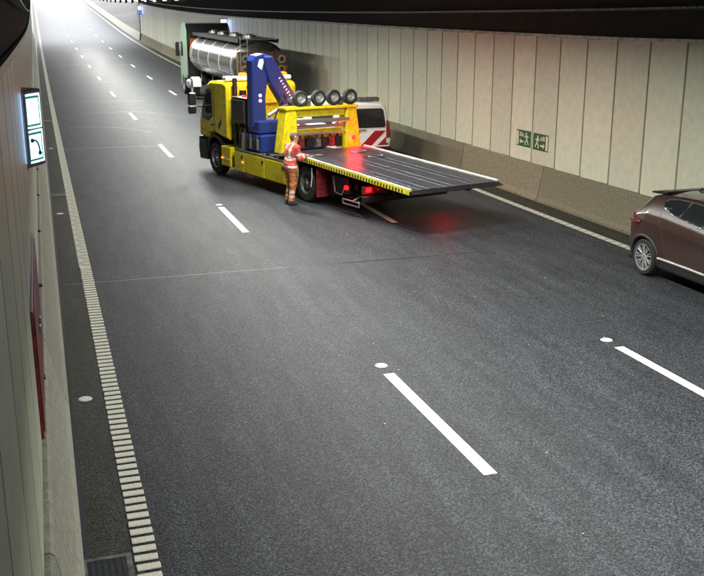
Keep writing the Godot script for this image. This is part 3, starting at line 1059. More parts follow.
	for sd in [-1.0, 1.0]:
		mb = MB.new()
		mb.prism([Vector2(sd * 1.25, 1.10), Vector2(sd * 0.76, 1.10), Vector2(sd * 0.76, 2.05), Vector2(sd * 0.80, 2.20), Vector2(sd * 1.08, 2.20)], "u", 5.62, 6.02, 0.02)
		put(mb, "post", M.yellow, hb)
	mb = MB.new()
	mb.b2(-1.12, 1.12, 5.58, 6.04, 2.20, 2.27, 0.015)
	mb.b2(-0.75, 0.75, 5.70, 5.98, 2.0, 2.198, 0.01)
	put(mb, "top_beam", M.yellow, hb)
	mb = MB.new()
	mb.b2(-0.75, 0.75, 5.9, 5.95, 1.40, 1.66, 0.01)
	put(mb, "cross_beam", M.yellow, hb)
	for e in [[1.84, 1.94, 5.60], [1.70, 1.78, 5.66], [1.52, 1.58, 5.66]]:
		mb = MB.new()
		mb.b2(-0.79, 0.86, e[2], e[2] + 0.1, e[0], e[1], 0.015)
		put(mb, "loading_ramp", M.steel, hb)
	for e in [[-0.55, 0.13, "red_dull"], [-0.28, 0.16, "black"], [-0.02, 0.1, "grey_metal"], [0.16, 0.12, "black"], [0.4, 0.13, "red_dull"], [0.62, 0.13, "dark_metal"]]:
		mb = MB.new()
		mb.b2(e[0] - e[1] * 0.7, e[0] + e[1] * 0.7, 5.75, 5.98, 1.17, 1.30 + e[1], 0.02)
		mb.cyl(Vector3(e[0], 1.28, -5.86), Vector3(e[0], 1.5, -5.86), 0.03)
		put(mb, "stowed_tool", M[e[2]], hb)
	lamp_at(hb, "work_lamp", Vector3(0.98, 1.40, -5.60), Vector3(0.10, 0.10, 0.05), "red_lit", Color(1, 0.05, 0.15), 1.6, Vector3(0, 0, 1))
	lamp_at(hb, "beacon", Vector3(1.02, 2.33, -5.98), Vector3(0.12, 0.12, 0.12), "amber_lit", Color(1, 0.42, 0.08), 1.6, Vector3(0, 1, 0))
	for e in [-0.62, -0.06, 0.40, 0.92]:
		wheel(hb, Vector3(e, 2.475, -5.72), 0.205, 0.15, 1.0, 0, "dolly_wheel", Vector3(0, 0, 1), "alloy", 0.6)
	mb = MB.new()
	mb.b2(-0.95, 1.1, 5.78, 5.86, 2.40, 2.48, 0.01)
	for x in [-0.34, 0.66]: mb.b2(x - 0.06, x + 0.06, 5.74, 5.9, 2.27, 2.42)
	put(mb, "dolly_axle", M.grey_metal, hb)
	# folded blue crane standing across the truck
	var cr := Node3D.new()
	cr.name = "crane"
	t.add_child(cr)
	mb = MB.new()
	mb.b2(-1.12, 0.95, 7.0, 7.95, 0.931, 1.42, 0.04)
	mb.b2(-1.1, -0.2, 7.15, 7.85, 1.42, 1.80, 0.05)
	put(mb, "crane_base", M.blue, cr)
	mb = MB.new()
	mb.prism([Vector2(-1.16, 1.6), Vector2(-0.72, 1.6), Vector2(-0.74, 2.4), Vector2(-0.66, 2.9), Vector2(-0.50, 3.30), Vector2(-0.62, 3.52), Vector2(-0.82, 3.58), Vector2(-1.05, 3.53), Vector2(-1.15, 3.38)], "u", 7.38, 7.72, 0.03)
	var cc := put(mb, "column", M.blue, cr)
	mb = MB.new()
	mb.prism([Vector2(-0.86, 3.14), Vector2(-0.98, 3.24), Vector2(-0.92, 3.42), Vector2(-0.76, 3.44)], "u", 7.365, 7.379)
	put(mb, "white_badge", M.white, cc)
	for e in [[-0.92, 2.46], [-0.92, 2.32]]:
		mb = MB.new()
		mb.cyl(Vector3(e[0], e[1], -7.385), Vector3(e[0], e[1], -7.36), 0.05, -1, 12)
		put(mb, "pin_cap", M.white, cc)
	mb = MB.new()
	mb.prism([Vector2(-0.82, 3.50), Vector2(-0.56, 3.50), Vector2(0.32, 2.18), Vector2(0.16, 2.0), Vector2(-0.10, 1.98), Vector2(-0.64, 2.82), Vector2(-0.78, 3.2)], "u", 7.30, 7.62, 0.03)
	var bo := put(mb, "boom", M.blue, cr)
	mb = MB.new()
	for k in 9:
		var p := Vector2(-0.36, 2.93) + Vector2(0.052, -0.078) * k
		var q: Vector2 = Vector2(0.078, 0.052) * ([0.55, 0.8, 0.5, 0.9, 0.6, 0.95, 0.5, 0.75, 0.6][k])
		mb.prism([p - q * 0.5, p + q * 0.5, p + q * 0.5 + Vector2(0.02, -0.03), p - q * 0.5 + Vector2(0.02, -0.03)], "u", 7.288, 7.301)
	put(mb, "white_lettering", M.white, bo)
	mb = MB.new()
	mb.cyl(Vector3(-0.2, 1.5, -7.5), Vector3(0.1, 2.05, -7.5), 0.06)
	mb.cyl(Vector3(-0.7, 1.9, -7.34), Vector3(-0.1, 2.2, -7.34), 0.05)
	put(mb, "hydraulic_ram", M.steel, cr)
	mb = MB.new()
	mb.b2(0.0, 0.55, 7.2, 7.6, 1.95, 2.2, 0.04)
	put(mb, "boom_head", M.dark_metal, cr)
	mb = MB.new()
	mb.tube([Vector3(-0.55, 1.75, -7.3), Vector3(-0.35, 2.25, -7.28), Vector3(-0.25, 2.5, -7.3), Vector3(-0.05, 2.2, -7.28)], 0.02, 6)
	put(mb, "hose", M.black, cr)
	mb = MB.new()
	mb.tube([Vector3(-1.0, 1.8, -7.9), Vector3(-1.05, 2.3, -8.0), Vector3(-0.9, 2.6, -7.8)], 0.02, 6)
	put(mb, "hose", M.black, cr)
	# black cabinet and fittings behind the cab
	mb = MB.new()
	mb.b2(-1.14, -0.72, 7.86, 8.72, 1.62, 2.34, 0.03)
	var bc := put(mb, "black_cabinet", M.black, t)
	mb = MB.new()
	mb.b2(-1.15, -0.71, 7.84, 8.74, 2.342, 2.36, 0.005)
	put(mb, "cabinet_lid", M.steel, bc)
	mb = MB.new()
	mb.tube([Vector3(-1.16, 1.7, -7.9), Vector3(-1.17, 1.7, -8.68), Vector3(-1.17, 2.28, -8.68), Vector3(-1.16, 2.28, -7.9), Vector3(-1.16, 1.7, -7.9)], 0.009, 5)
	put(mb, "cabinet_trim", M.grey_metal, bc)
	for x in [-1.08, -0.78]:
		for u in [7.92, 8.64]:
			mb = MB.new()
			mb.b2(x - 0.03, x + 0.03, u - 0.03, u + 0.03, 0.93, 1.62)
			put(mb, "cabinet_leg", M.dark_metal, t)
	for e in [[-1.0, 8.1, 0.16, "steel"], [-0.95, 8.45, 0.12, "grey_metal"], [-0.6, 8.3, 0.2, "blue"]]:
		mb = MB.new()
		mb.cyl(Vector3(e[0], 0.93, -e[1]), Vector3(e[0], 1.4, -e[1]), e[2], e[2] * 0.8, 14)
		mb.cyl(Vector3(e[0], 1.4, -e[1]), Vector3(e[0], 1.5, -e[1]), e[2] * 0.5, e[2] * 0.5, 12)
		put(mb, "reservoir", M[e[3]], t)
	mb = MB.new()
	mb.cyl(Vector3(-0.95, 1.0, -8.86), Vector3(-0.95, 2.85, -8.86), 0.07, 0.07, 14)
	mb.cyl(Vector3(-0.7, 1.0, -8.86), Vector3(-0.7, 2.5, -8.86), 0.1, 0.1, 14)
	put(mb, "exhaust_stack", M.dark_metal, t)
	mb = MB.new()
	mb.tube([Vector3(-0.6, 2.62, -8.8), Vector3(-0.6, 2.36, -8.6), Vector3(-0.95, 2.38, -8.4), Vector3(-1.0, 2.37, -8.1)], 0.025, 6)
	put(mb, "air_hose", M.red, t)
	for k in 5:
		mb = MB.new()
		var hx := -1.08 + 0.09 * k
		mb.tube([Vector3(hx, 1.0, -8.0 - 0.05 * k), Vector3(hx + 0.03, 1.3 + 0.05 * k, -7.98), Vector3(hx + 0.1, 1.55, -7.9 - 0.04 * k), Vector3(hx + 0.06, 1.7, -7.8)], 0.014, 6)
		put(mb, "hydraulic_line", M.steel if k % 2 else M.black, t)
	for k in 4:
		mb = MB.new()
		mb.b2(-1.2, -1.15, 7.05 + 0.2 * k, 7.15 + 0.2 * k, 1.02, 1.3, 0.01)
		mb.cyl(Vector3(-1.18, 1.3, -7.1 - 0.2 * k), Vector3(-1.18, 1.42, -7.1 - 0.2 * k), 0.012, -1, 6)
		put(mb, "control_lever", M.black if k % 2 else M.steel, t)
	lamp_at(t, "beacon", Vector3(-0.98, 2.42, -7.92), Vector3(0.12, 0.11, 0.12), "red_lit", Color(1, 0.15, 0.05), 0.9, Vector3(0, 1, 0))

# ------------------------------------------------------------------ tank truck beyond
func build_tanker():
	var t := thing("tank_truck", "polished steel tank truck with pale green cab standing before the yellow truck", "truck", at(9.28, 41.0, 0.0))
	t.rotation.x = 0.0195
	var mb := MB.new()
	var prof := [Vector2(0.0, 0.0), Vector2(0.02, 0.55), Vector2(0.12, 0.90), Vector2(0.3, 1.0), Vector2(12.6, 1.0), Vector2(12.8, 0.88), Vector2(12.88, 0.5), Vector2(12.9, 0.0)]
	mb.lathe(prof, Vector3(0, 2.42, -0.3), Vector3(0, 0, -1), 48, 1.22, 1.08)
	var tk := put(mb, "tank", M.tank_steel, t)
	for u in [0.75, 3.7, 6.6, 9.6, 11.9, 12.45]:
		mb = MB.new()
		mb.lathe([Vector2(-0.05, 1.0), Vector2(-0.05, 1.014), Vector2(0.05, 1.014), Vector2(0.05, 1.0)], Vector3(0, 2.42, -0.3 - u), Vector3(0, 0, -1), 48, 1.22, 1.08)
		put(mb, "tank_band", M.tank_band, tk)
	for sd in [-1.0, 1.0]:
		mb = MB.new()
		mb.b2(sd * 1.20, sd * 1.235, 0.8, 12.7, 2.02, 2.07, 0.005)
		put(mb, "side_strip", M.dark_metal, tk)
	mb = MB.new()
	for k in 26: mb.b2(-0.95, 0.75, 0.5 + k * 0.48, 0.94 + k * 0.48, 3.52, 3.55)
	put(mb, "catwalk", M.grey_metal, t)
	mb = MB.new()
	mb.b2(-1.0, -0.94, 0.4, 13.0, 3.40, 3.58)
	mb.b2(0.74, 0.80, 0.4, 13.0, 3.40, 3.58)
	put(mb, "catwalk_edge", M.dark_metal, t)
	for u in [2.2, 5.4, 8.6, 11.2]:
		mb = MB.new()
		mb.cyl(Vector3(-0.1, 3.5, -u), Vector3(-0.1, 3.68, -u), 0.3, 0.28, 18)
		mb.b2(-0.25, 0.05, u - 0.06, u + 0.06, 3.68, 3.74, 0.01)
		put(mb, "hatch", M.steel, t)
	# rear cabinet with hose ends
	mb = MB.new()
	mb.b2(-1.12, 1.12, -0.12, 0.28, 1.05, 3.05, 0.04)
	var rc := put(mb, "rear_board", M.brown, t)
	for r in 3:
		for c in 4:
			mb = MB.new()
			var p := Vector3(-0.80 + c * 0.53, 2.75 - r * 0.42, 0.12)
			var rad := 0.17 if r < 2 else 0.13
			mb.lathe([Vector2(0.0, rad), Vector2(0.1, rad), Vector2(0.1, rad * 0.6), Vector2(0.02, rad * 0.6)], p, Vector3(0, 0, 1), 18)
			put(mb, "hose_end", M.tan if (r + c) % 3 else M.steel, rc)
	for k in 3:
		for c in 3:
			mb = MB.new()
			mb.b2(-0.9 + c * 0.62, -0.45 + c * 0.62, -0.17, -0.121, 1.60 - k * 0.17, 1.69 - k * 0.17, 0.01)
			put(mb, "reflector_plate", M.tan if k < 2 else M.orange, rc)
	mb = MB.new()
	for x in [-1.02, -0.72]: mb.cyl(Vector3(x, 1.0, 0.25), Vector3(x, 3.7, 0.22), 0.02, -1, 6)
	for k in 8: mb.cyl(Vector3(-1.02, 1.1 + k * 0.32, 0.25), Vector3(-0.72, 1.1 + k * 0.32, 0.25), 0.014, -1, 6)
	put(mb, "ladder", M.steel, t)
	mb = MB.new()
	mb.b2(-1.2, 1.2, -0.25, -0.05, 0.5, 0.66, 0.02)
	mb.b2(-0.5, -0.38, 0.0, 13.0, 0.8, 1.15)
	mb.b2(0.38, 0.5, 0.0, 13.0, 0.8, 1.15)
	for u in [0.8, 4.0, 8.0, 11.5]: mb.b2(-0.8, 0.8, u, u + 0.3, 1.0, 1.5)
	put(mb, "chassis", M.dark_metal, t)
	for sd in [-1.0, 1.0]:
		lamp_at(t, "tail_lamp", Vector3(sd * 0.95, 0.75, 0.26), Vector3(0.3, 0.14, 0.05), "red_lit", Color(1, 0.06, 0.05), 0.4, Vector3(0, 0, 1))
		for u in [1.6, 2.95, 4.3]: wheel(t, Vector3(sd * 1.05, 0.52, -u), 0.52, 0.36, sd, 0, "trailer_wheel", Vector3.RIGHT, "steel", 0.56)
		wheel(t, Vector3(sd * 1.05, 0.52, -12.4), 0.52, 0.36, sd, 0, "drive_wheel", Vector3.RIGHT, "steel", 0.56)
		wheel(t, Vector3(sd * 1.05, 0.52, -15.6), 0.52, 0.34, sd, 0, "front_wheel", Vector3.RIGHT, "steel", 0.56)
		mb = MB.new()
		mb.prism([Vector2(11.75, 0.7), Vector2(11.85, 1.08), Vector2(12.4, 1.2), Vector2(12.95, 1.08), Vector2(13.05, 0.7), Vector2(12.98, 0.7), Vector2(12.88, 1.03), Vector2(12.4, 1.13), Vector2(11.92, 1.03), Vector2(11.82, 0.7)], "x", sd * 0.8, sd * 1.25, 0.01)
		put(mb, "mudguard", M.white, t)
		mb = MB.new()
		mb.cyl(Vector3(sd * 0.98, 0.72, -13.15), Vector3(sd * 0.98, 0.72, -14.3), 0.30, 0.30, 20)
		put(mb, "fuel_tank", M.steel, t)
		mb = MB.new()
		mb.b2(sd * 1.33, sd * 1.55, 16.0, 16.15, 2.15, 2.95, 0.04)
		mb.tube([Vector3(sd * 1.2, 2.9, -15.9), Vector3(sd * 1.4, 2.9, -16.05)], 0.025, 6)
		put(mb, "mirror", M.black, t)
	# tractor cab: dark back wall, green sides
	mb = MB.new()
	mb.prism([Vector2(14.2, 1.0), Vector2(14.2, 3.75), Vector2(14.35, 4.05), Vector2(15.6, 3.95), Vector2(16.2, 3.4), Vector2(16.42, 2.0), Vector2(16.42, 0.5), Vector2(16.15, 0.45), Vector2(16.1, 0.9), Vector2(15.6, 1.12), Vector2(15.1, 0.95)], "x", -1.24, 1.24, 0.05)
	var cb := put(mb, "cab", M.cab_green, t)
	mb = MB.new()
	mb.b2(-1.2, 1.2, 14.12, 14.198, 1.0, 4.0, 0.02)
	put(mb, "back_wall", M.black, cb)
	for sd in [-1.0, 1.0]:
		mb = MB.new()
		mb.prism([Vector2(13.75, 1.2), Vector2(13.75, 3.6), Vector2(14.2, 3.95), Vector2(14.2, 1.2)], "x", sd * 1.20, sd * 1.245, 0.01)
		put(mb, "side_fairing", M.cab_green, cb)
		mb = MB.new()
		mb.prism([Vector2(15.25, 2.2), Vector2(15.3, 3.0), Vector2(15.95, 3.0), Vector2(16.15, 2.15)], "x", sd * 1.238, sd * 1.25, 0.003)
		put(mb, "side_window", M.glass, cb)
	for e in [[-0.85, 2.9, "orange"], [-0.6, 2.2, "red_dull"], [0.4, 2.6, "orange"]]:
		mb = MB.new()
		mb.b2(e[0] - 0.16, e[0] + 0.16, 14.05, 14.119, e[1] - 0.3, e[1] + 0.3, 0.02)
		put(mb, "warning_board", M[e[2]], cb)

# ------------------------------------------------------------------ white service van, seen from behind
func build_van():
	var t := thing("service_van", "white van with red diagonal stripes parked past the flat bed by the barrier", "van", at(9.56, 28.3, 0.0))
	t.rotation.x = 0.012
	var mb := MB.new()
	var sec := [Vector2(-0.93, 0.32), Vector2(-0.95, 0.55), Vector2(-0.95, 1.05), Vector2(-0.90, 1.35), Vector2(-0.80, 1.78), Vector2(-0.74, 1.87), Vector2(-0.62, 1.92), Vector2(0.0, 1.95), Vector2(0.62, 1.92), Vector2(0.74, 1.87), Vector2(0.80, 1.78), Vector2(0.90, 1.35), Vector2(0.95, 1.05), Vector2(0.95, 0.55), Vector2(0.93, 0.32)]
	mb.prism(sec, "u", 0.06, 3.9, 0.06, false)
	mb.prism([Vector2(3.8, 0.32), Vector2(3.8, 1.9), Vector2(4.1, 1.78), Vector2(4.55, 1.2), Vector2(4.95, 1.05), Vector2(5.05, 0.7), Vector2(5.0, 0.32)], "x", -0.88, 0.88, 0.08)
	var b := put(mb, "body", M.white, t)
	mb = MB.new()
	mb.prism([Vector2(-0.74, 1.18), Vector2(-0.77, 1.25), Vector2(-0.69, 1.72), Vector2(-0.62, 1.78), Vector2(0.62, 1.78), Vector2(0.69, 1.72), Vector2(0.77, 1.25), Vector2(0.74, 1.18)], "u", 0.062, 0.035, 0.005)
	put(mb, "rear_window", M.glass, b)
	mb = MB.new()
	mb.prism([Vector2(-0.90, 0.46), Vector2(-0.90, 0.80), Vector2(0.90, 0.80), Vector2(0.90, 0.46)], "u", 0.061, 0.05)
	put(mb, "tailgate_lower", M.white, b)
	for e in [[-0.86, -0.40], [-0.05, 0.42]]:
		mb = MB.new()
		mb.prism([Vector2(e[0], 0.62), Vector2(e[1], 1.08), Vector2(e[1] + 0.36, 1.08), Vector2(e[0] + 0.36, 0.62)], "u", 0.062, 0.045)
		put(mb, "red_stripe", M.red, b)
	mb = MB.new()
	mb.prism([Vector2(0.50, 0.62), Vector2(0.88, 0.96), Vector2(0.88, 0.62)], "u", 0.062, 0.045)
	put(mb, "red_stripe", M.red, b)
	mb = MB.new()
	mb.b2(-0.95, 0.95, -0.05, 0.14, 0.32, 0.58, 0.03)
	put(mb, "rear_bumper", M.cladding, t)
	for sd in [-1.0, 1.0]:
		mb = MB.new()
		mb.prism([Vector2(sd * 0.80, 0.85), Vector2(sd * 0.80, 1.42), Vector2(sd * 0.885, 1.36), Vector2(sd * 0.94, 1.0), Vector2(sd * 0.94, 0.85)], "u", 0.2, 0.03, 0.01)
		put(mb, "tail_light", M.tail_red, t)
		mb = MB.new()
		mb.b2(sd * 0.80, sd * 0.93, 0.028, 0.05, 0.68, 0.84, 0.008)
		put(mb, "reflector", M.sign_white, t)
		mb = MB.new()
		mb.prism([Vector2(2.9, 1.2), Vector2(2.95, 1.68), Vector2(3.7, 1.68), Vector2(4.2, 1.2)], "x", sd * 0.84, sd * 0.915, 0.005)
		put(mb, "side_window", M.glass, b)
		mb = MB.new()
		mb.prism([Vector2(0.35, 1.18), Vector2(0.4, 1.7), Vector2(2.7, 1.7), Vector2(2.7, 1.18)], "x", sd * 0.835, sd * 0.918, 0.005)
		put(mb, "side_window", M.glass, b)
		mb = MB.new()
		mb.b2(sd * 0.945, sd * 0.956, 0.3, 4.2, 0.72, 0.98)
		put(mb, "side_stripe", M.red, b)
		wheel(t, Vector3(sd * 0.82, 0.33, -0.95), 0.33, 0.22, sd, 5, "wheel")
		wheel(t, Vector3(sd * 0.82, 0.33, -4.0), 0.33, 0.22, sd, 5, "wheel")
		mb = MB.new()
		mb.b2(sd * 0.95, sd * 1.12, 3.75, 3.85, 1.15, 1.4, 0.02)
		put(mb, "mirror", M.black, t)
	mb = MB.new()
	mb.b2(-0.12, 0.12, 0.02, 0.05, 1.085, 1.13, 0.01)
	put(mb, "door_handle", M.chrome, t)
	mb = MB.new()
	mb.tube([Vector3(0.1, 1.15, -0.03), Vector3(0.05, 1.3, -0.03)], 0.01, 5)
	put(mb, "wiper", M.black, t)
	mb = MB.new()
	mb.b2(-0.72, 0.72, 0.5, 0.78, 1.955, 2.08, 0.03)
	put(mb, "roof_bar", M.grey_metal, t)

# ------------------------------------------------------------------ dark red crossover; u runs from tail to nose
func interp(tab: Array, u: float) -> float:
	for i in tab.size() - 1:
		if u <= tab[i + 1].x:
			var f := clampf((u - tab[i].x) / (tab[i + 1].x - tab[i].x), 0.0, 1.0)
			return lerpf(tab[i].y, tab[i + 1].y, f)
	return tab[tab.size() - 1].y

func build_car():
	var t := thing("parked_car", "dark brown red crossover car with alloy wheels close to the barrier", "car", at(11.0, 14.86, 0.0), PI)
	var roof := [Vector2(0.0, 0.72), Vector2(0.02, 0.9), Vector2(0.08, 1.04), Vector2(0.22, 1.12), Vector2(0.34, 1.22), Vector2(0.48, 1.41), Vector2(0.54, 1.475), Vector2(0.66, 1.505), Vector2(1.0, 1.535), Vector2(1.6, 1.56), Vector2(2.1, 1.545), Vector2(2.5, 1.47), Vector2(2.9, 1.28), Vector2(3.25, 1.07), Vector2(3.7, 0.98), Vector2(4.1, 0.88), Vector2(4.28, 0.76), Vector2(4.36, 0.6)]
	var plan := [Vector2(0.0, 0.55), Vector2(0.06, 0.70), Vector2(0.18, 0.80), Vector2(0.4, 0.865), Vector2(0.7, 0.885), Vector2(1.3, 0.855), Vector2(2.0, 0.85), Vector2(2.8, 0.86), Vector2(3.3, 0.88), Vector2(3.8, 0.86), Vector2(4.1, 0.78), Vector2(4.28, 0.66), Vector2(4.36, 0.5)]
	var belt := [Vector2(0.0, 0.80), Vector2(0.3, 1.05), Vector2(0.7, 1.13), Vector2(1.2, 1.12), Vector2(2.0, 1.06), Vector2(3.2, 0.99), Vector2(4.36, 0.6)]
	var n := 150
	var rows := []
	var us := []
	for i in n + 1:
		var u := 4.36 * i / n
		us.append(u)
		var top := interp(roof, u)
		var hw := interp(plan, u)
		var bl := minf(interp(belt, u), top - 0.03)
		var bot := 0.24 + 0.10 * clampf((0.5 - u) / 0.5, 0, 1) + 0.06 * clampf((u - 3.8) / 0.5, 0, 1)
		var r := []
		for k in 31:
			var f := k / 30.0
			var y := lerpf(bot, bl, f)
			# sculpted flank: hollow in the doors, full over the wheels
			var door := exp(-pow((u - 2.0) / 0.75, 2.0))
			var x := hw * (0.955 + 0.045 * sin(clampf((y - 0.2) / 0.75, 0, 1) * PI * 0.62))
			x -= 0.035 * door * exp(-pow((y - 0.72) / 0.16, 2.0))
			x += 0.012 * exp(-pow((y - 0.98 + 0.06 * (u - 0.7)) / 0.05, 2.0))
			if f > 0.9: x -= 0.012 * (f - 0.9) * 10.0
			r.append(Vector2(x, y))
		var xb: float = r[30].x
		var rise := top - bl
		var xe := maxf(xb - 0.30 * clampf(rise / 0.45, 0, 1) - 0.02, 0.1)
		var ye := top - 0.05 * clampf(rise / 0.3, 0.0, 1.0) - 0.012
		for k in range(1, 17):
			var f := k / 16.0
			r.append(Vector2(lerpf(xb, xe, f) + 0.03 * sin(f * PI) * clampf(rise / 0.3, 0, 1), lerpf(bl, ye, f)))
		for k in range(1, 13):
			var f := k / 12.0
			r.append(Vector2(xe * (1.0 - f), lerpf(ye, top, sin(f * PI * 0.5))))
		rows.append(r)
	var win := PackedVector2Array([Vector2(0.98, 1.37), Vector2(1.06, 1.29), Vector2(1.35, 1.215), Vector2(2.2, 1.12), Vector2(3.02, 1.04), Vector2(2.95, 1.12), Vector2(2.55, 1.33), Vector2(2.2, 1.42), Vector2(1.7, 1.455), Vector2(1.2, 1.45), Vector2(1.02, 1.42)])
	var P := {"paint": MB.new(), "glass": MB.new(), "clad": MB.new()}
	for i in n:
		for j in rows[0].size() - 1:
			var a: Vector2 = rows[i][j]
			var b: Vector2 = rows[i][j + 1]
			var c: Vector2 = rows[i + 1][j + 1]
			var d: Vector2 = rows[i + 1][j]
			var cu: float = (us[i] + us[i + 1]) / 2.0
			var cy := (a.y + b.y + c.y + d.y) / 4.0
			var key := "paint"
			var in_arch := false
			for w in [0.71, 3.35]:
				var dist := Vector2(cu - w, cy - 0.335).length()
				if j < 30 and dist < 0.365: in_arch = true
				elif j < 30 and dist < 0.43: key = "clad"
			if in_arch: continue
			if cy < 0.36 and j < 30: key = "clad"
			if j >= 30 and j < 46 and Geometry2D.is_point_in_polygon(Vector2(cu, cy), win): key = "glass"
			if j >= 47 and cu > 0.2 and cu < 0.52: key = "glass"
			if j >= 46 and cu > 2.45 and cu < 3.2: key = "glass"
			for sd in [1.0, -1.0]:
				var q := [Vector3(a.x * sd, a.y, -us[i]), Vector3(b.x * sd, b.y, -us[i]), Vector3(c.x * sd, c.y, -us[i + 1]), Vector3(d.x * sd, d.y, -us[i + 1])]
				var o := Vector3((b.y - a.y) * sd, absf(a.x - b.x) + 0.001, 0.0)
				P[key].face(q, o, 1)
	# end caps
	for e in [[0, 1.0], [n, -1.0]]:
		var r: Array = rows[e[0]]
		for j in r.size() - 1:
			P.paint.face([Vector3(r[j].x, r[j].y, -us[e[0]]), Vector3(r[j + 1].x, r[j + 1].y, -us[e[0]]), Vector3(-r[j + 1].x, r[j + 1].y, -us[e[0]]), Vector3(-r[j].x, r[j].y, -us[e[0]])], Vector3(0, 0, e[1]))
	var body := put(P.paint, "body", M.car_paint, t)
	put(P.glass, "windows", M.glass, t)
	put(P.clad, "cladding", M.cladding, t)
	var mb := MB.new()
	mb.b2(-0.78, 0.78, 0.15, 4.2, 0.20, 0.26)
	for w in [0.71, 3.35]: mb.b2(-0.6, 0.6, w - 0.4, w + 0.4, 0.26, 0.74)
	put(mb, "underbody", M.black, t)
	var side_x := func(u: float, y: float) -> float:
		var r: Array = rows[clampi(int(round(u / 4.36 * n)), 0, n)]
		var best := 0.0
		for k in range(0, r.size() - 1):
			if y >= r[k].y - 0.0001 and y <= r[k + 1].y + 0.0001:
				best = lerpf(r[k].x, r[k + 1].x, (y - r[k].y) / maxf(r[k + 1].y - r[k].y, 0.0001))
				break
		return best
	for sd in [1.0, -1.0]:
		mb = MB.new()
		var path := []
		for k in range(1, 6): path.append(win[k - 1])
		var fine := []
		for k in path.size() - 1:
			for m in 6:
				var q: Vector2 = path[k].lerp(path[k + 1], m / 6.0)
				fine.append(Vector3(sd * (side_x.call(q.x, q.y) + 0.004), q.y, -q.x))
		mb.tube(fine, 0.013, 6)
		put(mb, "chrome_trim", M.chrome, t)
		mb = MB.new()
		fine = []
		for k in range(4, 11):
			for m in 5:
				var q: Vector2 = win[k].lerp(win[(k + 1) % 11], m / 5.0)
				fine.append(Vector3(sd * (side_x.call(q.x, q.y) + 0.002), q.y, -q.x))
		mb.tube(fine, 0.012, 6)
		for e in [[1.52, 1.2, 1.45], [2.25, 1.12, 1.42]]:
			mb.bar(Vector3(sd * (side_x.call(e[0], e[1]) + 0.002), e[1], -e[0]), Vector3(sd * (side_x.call(e[0], e[2]) + 0.002), e[2], -e[0] - 0.04), 0.05, 0.012)
		put(mb, "window_frame", M.seal, t)
		# door seams
		mb = MB.new()
		for line in [[Vector2(1.02, 1.30), Vector2(1.10, 1.0), Vector2(1.22, 0.75), Vector2(1.30, 0.42)], [Vector2(2.28, 1.1), Vector2(2.26, 0.4)], [Vector2(1.30, 0.42), Vector2(2.26, 0.4), Vector2(3.0, 0.42)]]:
			fine = []
			for k in line.size() - 1:
				for m in 7:
					var q: Vector2 = line[k].lerp(line[k + 1], m / 6.0)
					fine.append(Vector3(sd * (side_x.call(q.x, q.y) - 0.001), q.y, -q.x))
			mb.tube(fine, 0.005, 5)
		put(mb, "door_seam", M.seal, t)
		mb = MB.new()
		fine = []
		for m in 20:
			var u := lerpf(1.12, 3.0, m / 19.0)
			fine.append(Vector3(sd * (side_x.call(u, 0.385) + 0.006), 0.385 + 0.015 * sin(u), -u))
		mb.tube(fine, 0.026, 8)
		put(mb, "sill_strip", M.sill_silver, t)
		# boomerang tail light on the haunch
		mb = MB.new()
		fine = []
		for q in [Vector2(0.12, 0.93), Vector2(0.25, 0.945), Vector2(0.4, 0.95), Vector2(0.53, 0.945)]:
			fine.append(Vector3(sd * (side_x.call(q.x, q.y) + 0.004), q.y, -q.x))
		mb.tube(fine, 0.035, 8)
		fine = []
		for q in [Vector2(0.53, 0.945), Vector2(0.50, 0.99), Vector2(0.42, 1.03), Vector2(0.30, 1.055)]:
			fine.append(Vector3(sd * (side_x.call(q.x, minf(q.y, interp(roof, q.x) - 0.05)) + 0.0), q.y, -q.x))
		mb.tube(fine, 0.028, 8)
		put(mb, "tail_light", M.tail_clear, t)
		mb = MB.new()
		mb.box(Vector3(sd * (side_x.call(1.14, 1.30) + 0.0), 1.30, -1.16), Vector3(0.03, 0.035, 0.14), 0.01)
		mb.box(Vector3(sd * (side_x.call(2.42, 0.92) + 0.012), 0.93, -2.42), Vector3(0.03, 0.03, 0.2), 0.01)
		put(mb, "door_handle", M.chrome, t)
		mb = MB.new()
		mb.box(Vector3(sd * 1.0, 1.09, -2.95), Vector3(0.2, 0.14, 0.12), 0.04)
		mb.bar(Vector3(sd * 0.82, 1.03, -2.95), Vector3(sd * 0.94, 1.06, -2.95), 0.06, 0.04)
		put(mb, "mirror", M.car_paint, t)
		for wu in [0.71, 3.35]:
			mb = MB.new()
			fine = []
			for k in 23:
				var an := deg_to_rad(-8.0 + 196.0 * k / 22.0)
				var q := Vector2(wu + cos(an) * 0.395, 0.335 + sin(an) * 0.395)
				fine.append(Vector3(sd * (maxf(side_x.call(q.x, q.y), 0.8) - 0.012), q.y, -q.x))
			mb.tube(fine, 0.036, 8)
			put(mb, "arch_trim", M.cladding, t)
		wheel(t, Vector3(sd * 0.755, 0.335, -0.71), 0.335, 0.22, sd, 9, "wheel", Vector3.RIGHT, "alloy", 0.74)
		wheel(t, Vector3(sd * 0.755, 0.335, -3.35), 0.335, 0.22, sd, 9, "wheel", Vector3.RIGHT, "alloy", 0.74)
		mb = MB.new()
		mb.b2(sd * 0.45, sd * 0.66, 4.2, 4.31, 0.70, 0.78, 0.02)
		put(mb, "headlight", M.alloy, t)
	mb = MB.new()
	mb.prism([Vector2(0.38, 1.445), Vector2(0.40, 1.475), Vector2(0.60, 1.507), Vector2(0.85, 1.53), Vector2(0.85, 1.49), Vector2(0.60, 1.45)], "x", -0.56, 0.56, 0.01)
	put(mb, "spoiler", M.black, t)
	mb = MB.new()
	mb.prism([Vector2(1.0, 1.535), Vector2(1.05, 1.60), Vector2(1.16, 1.56)], "x", -0.02, 0.02, 0.005)
	put(mb, "aerial_fin", M.black, t)

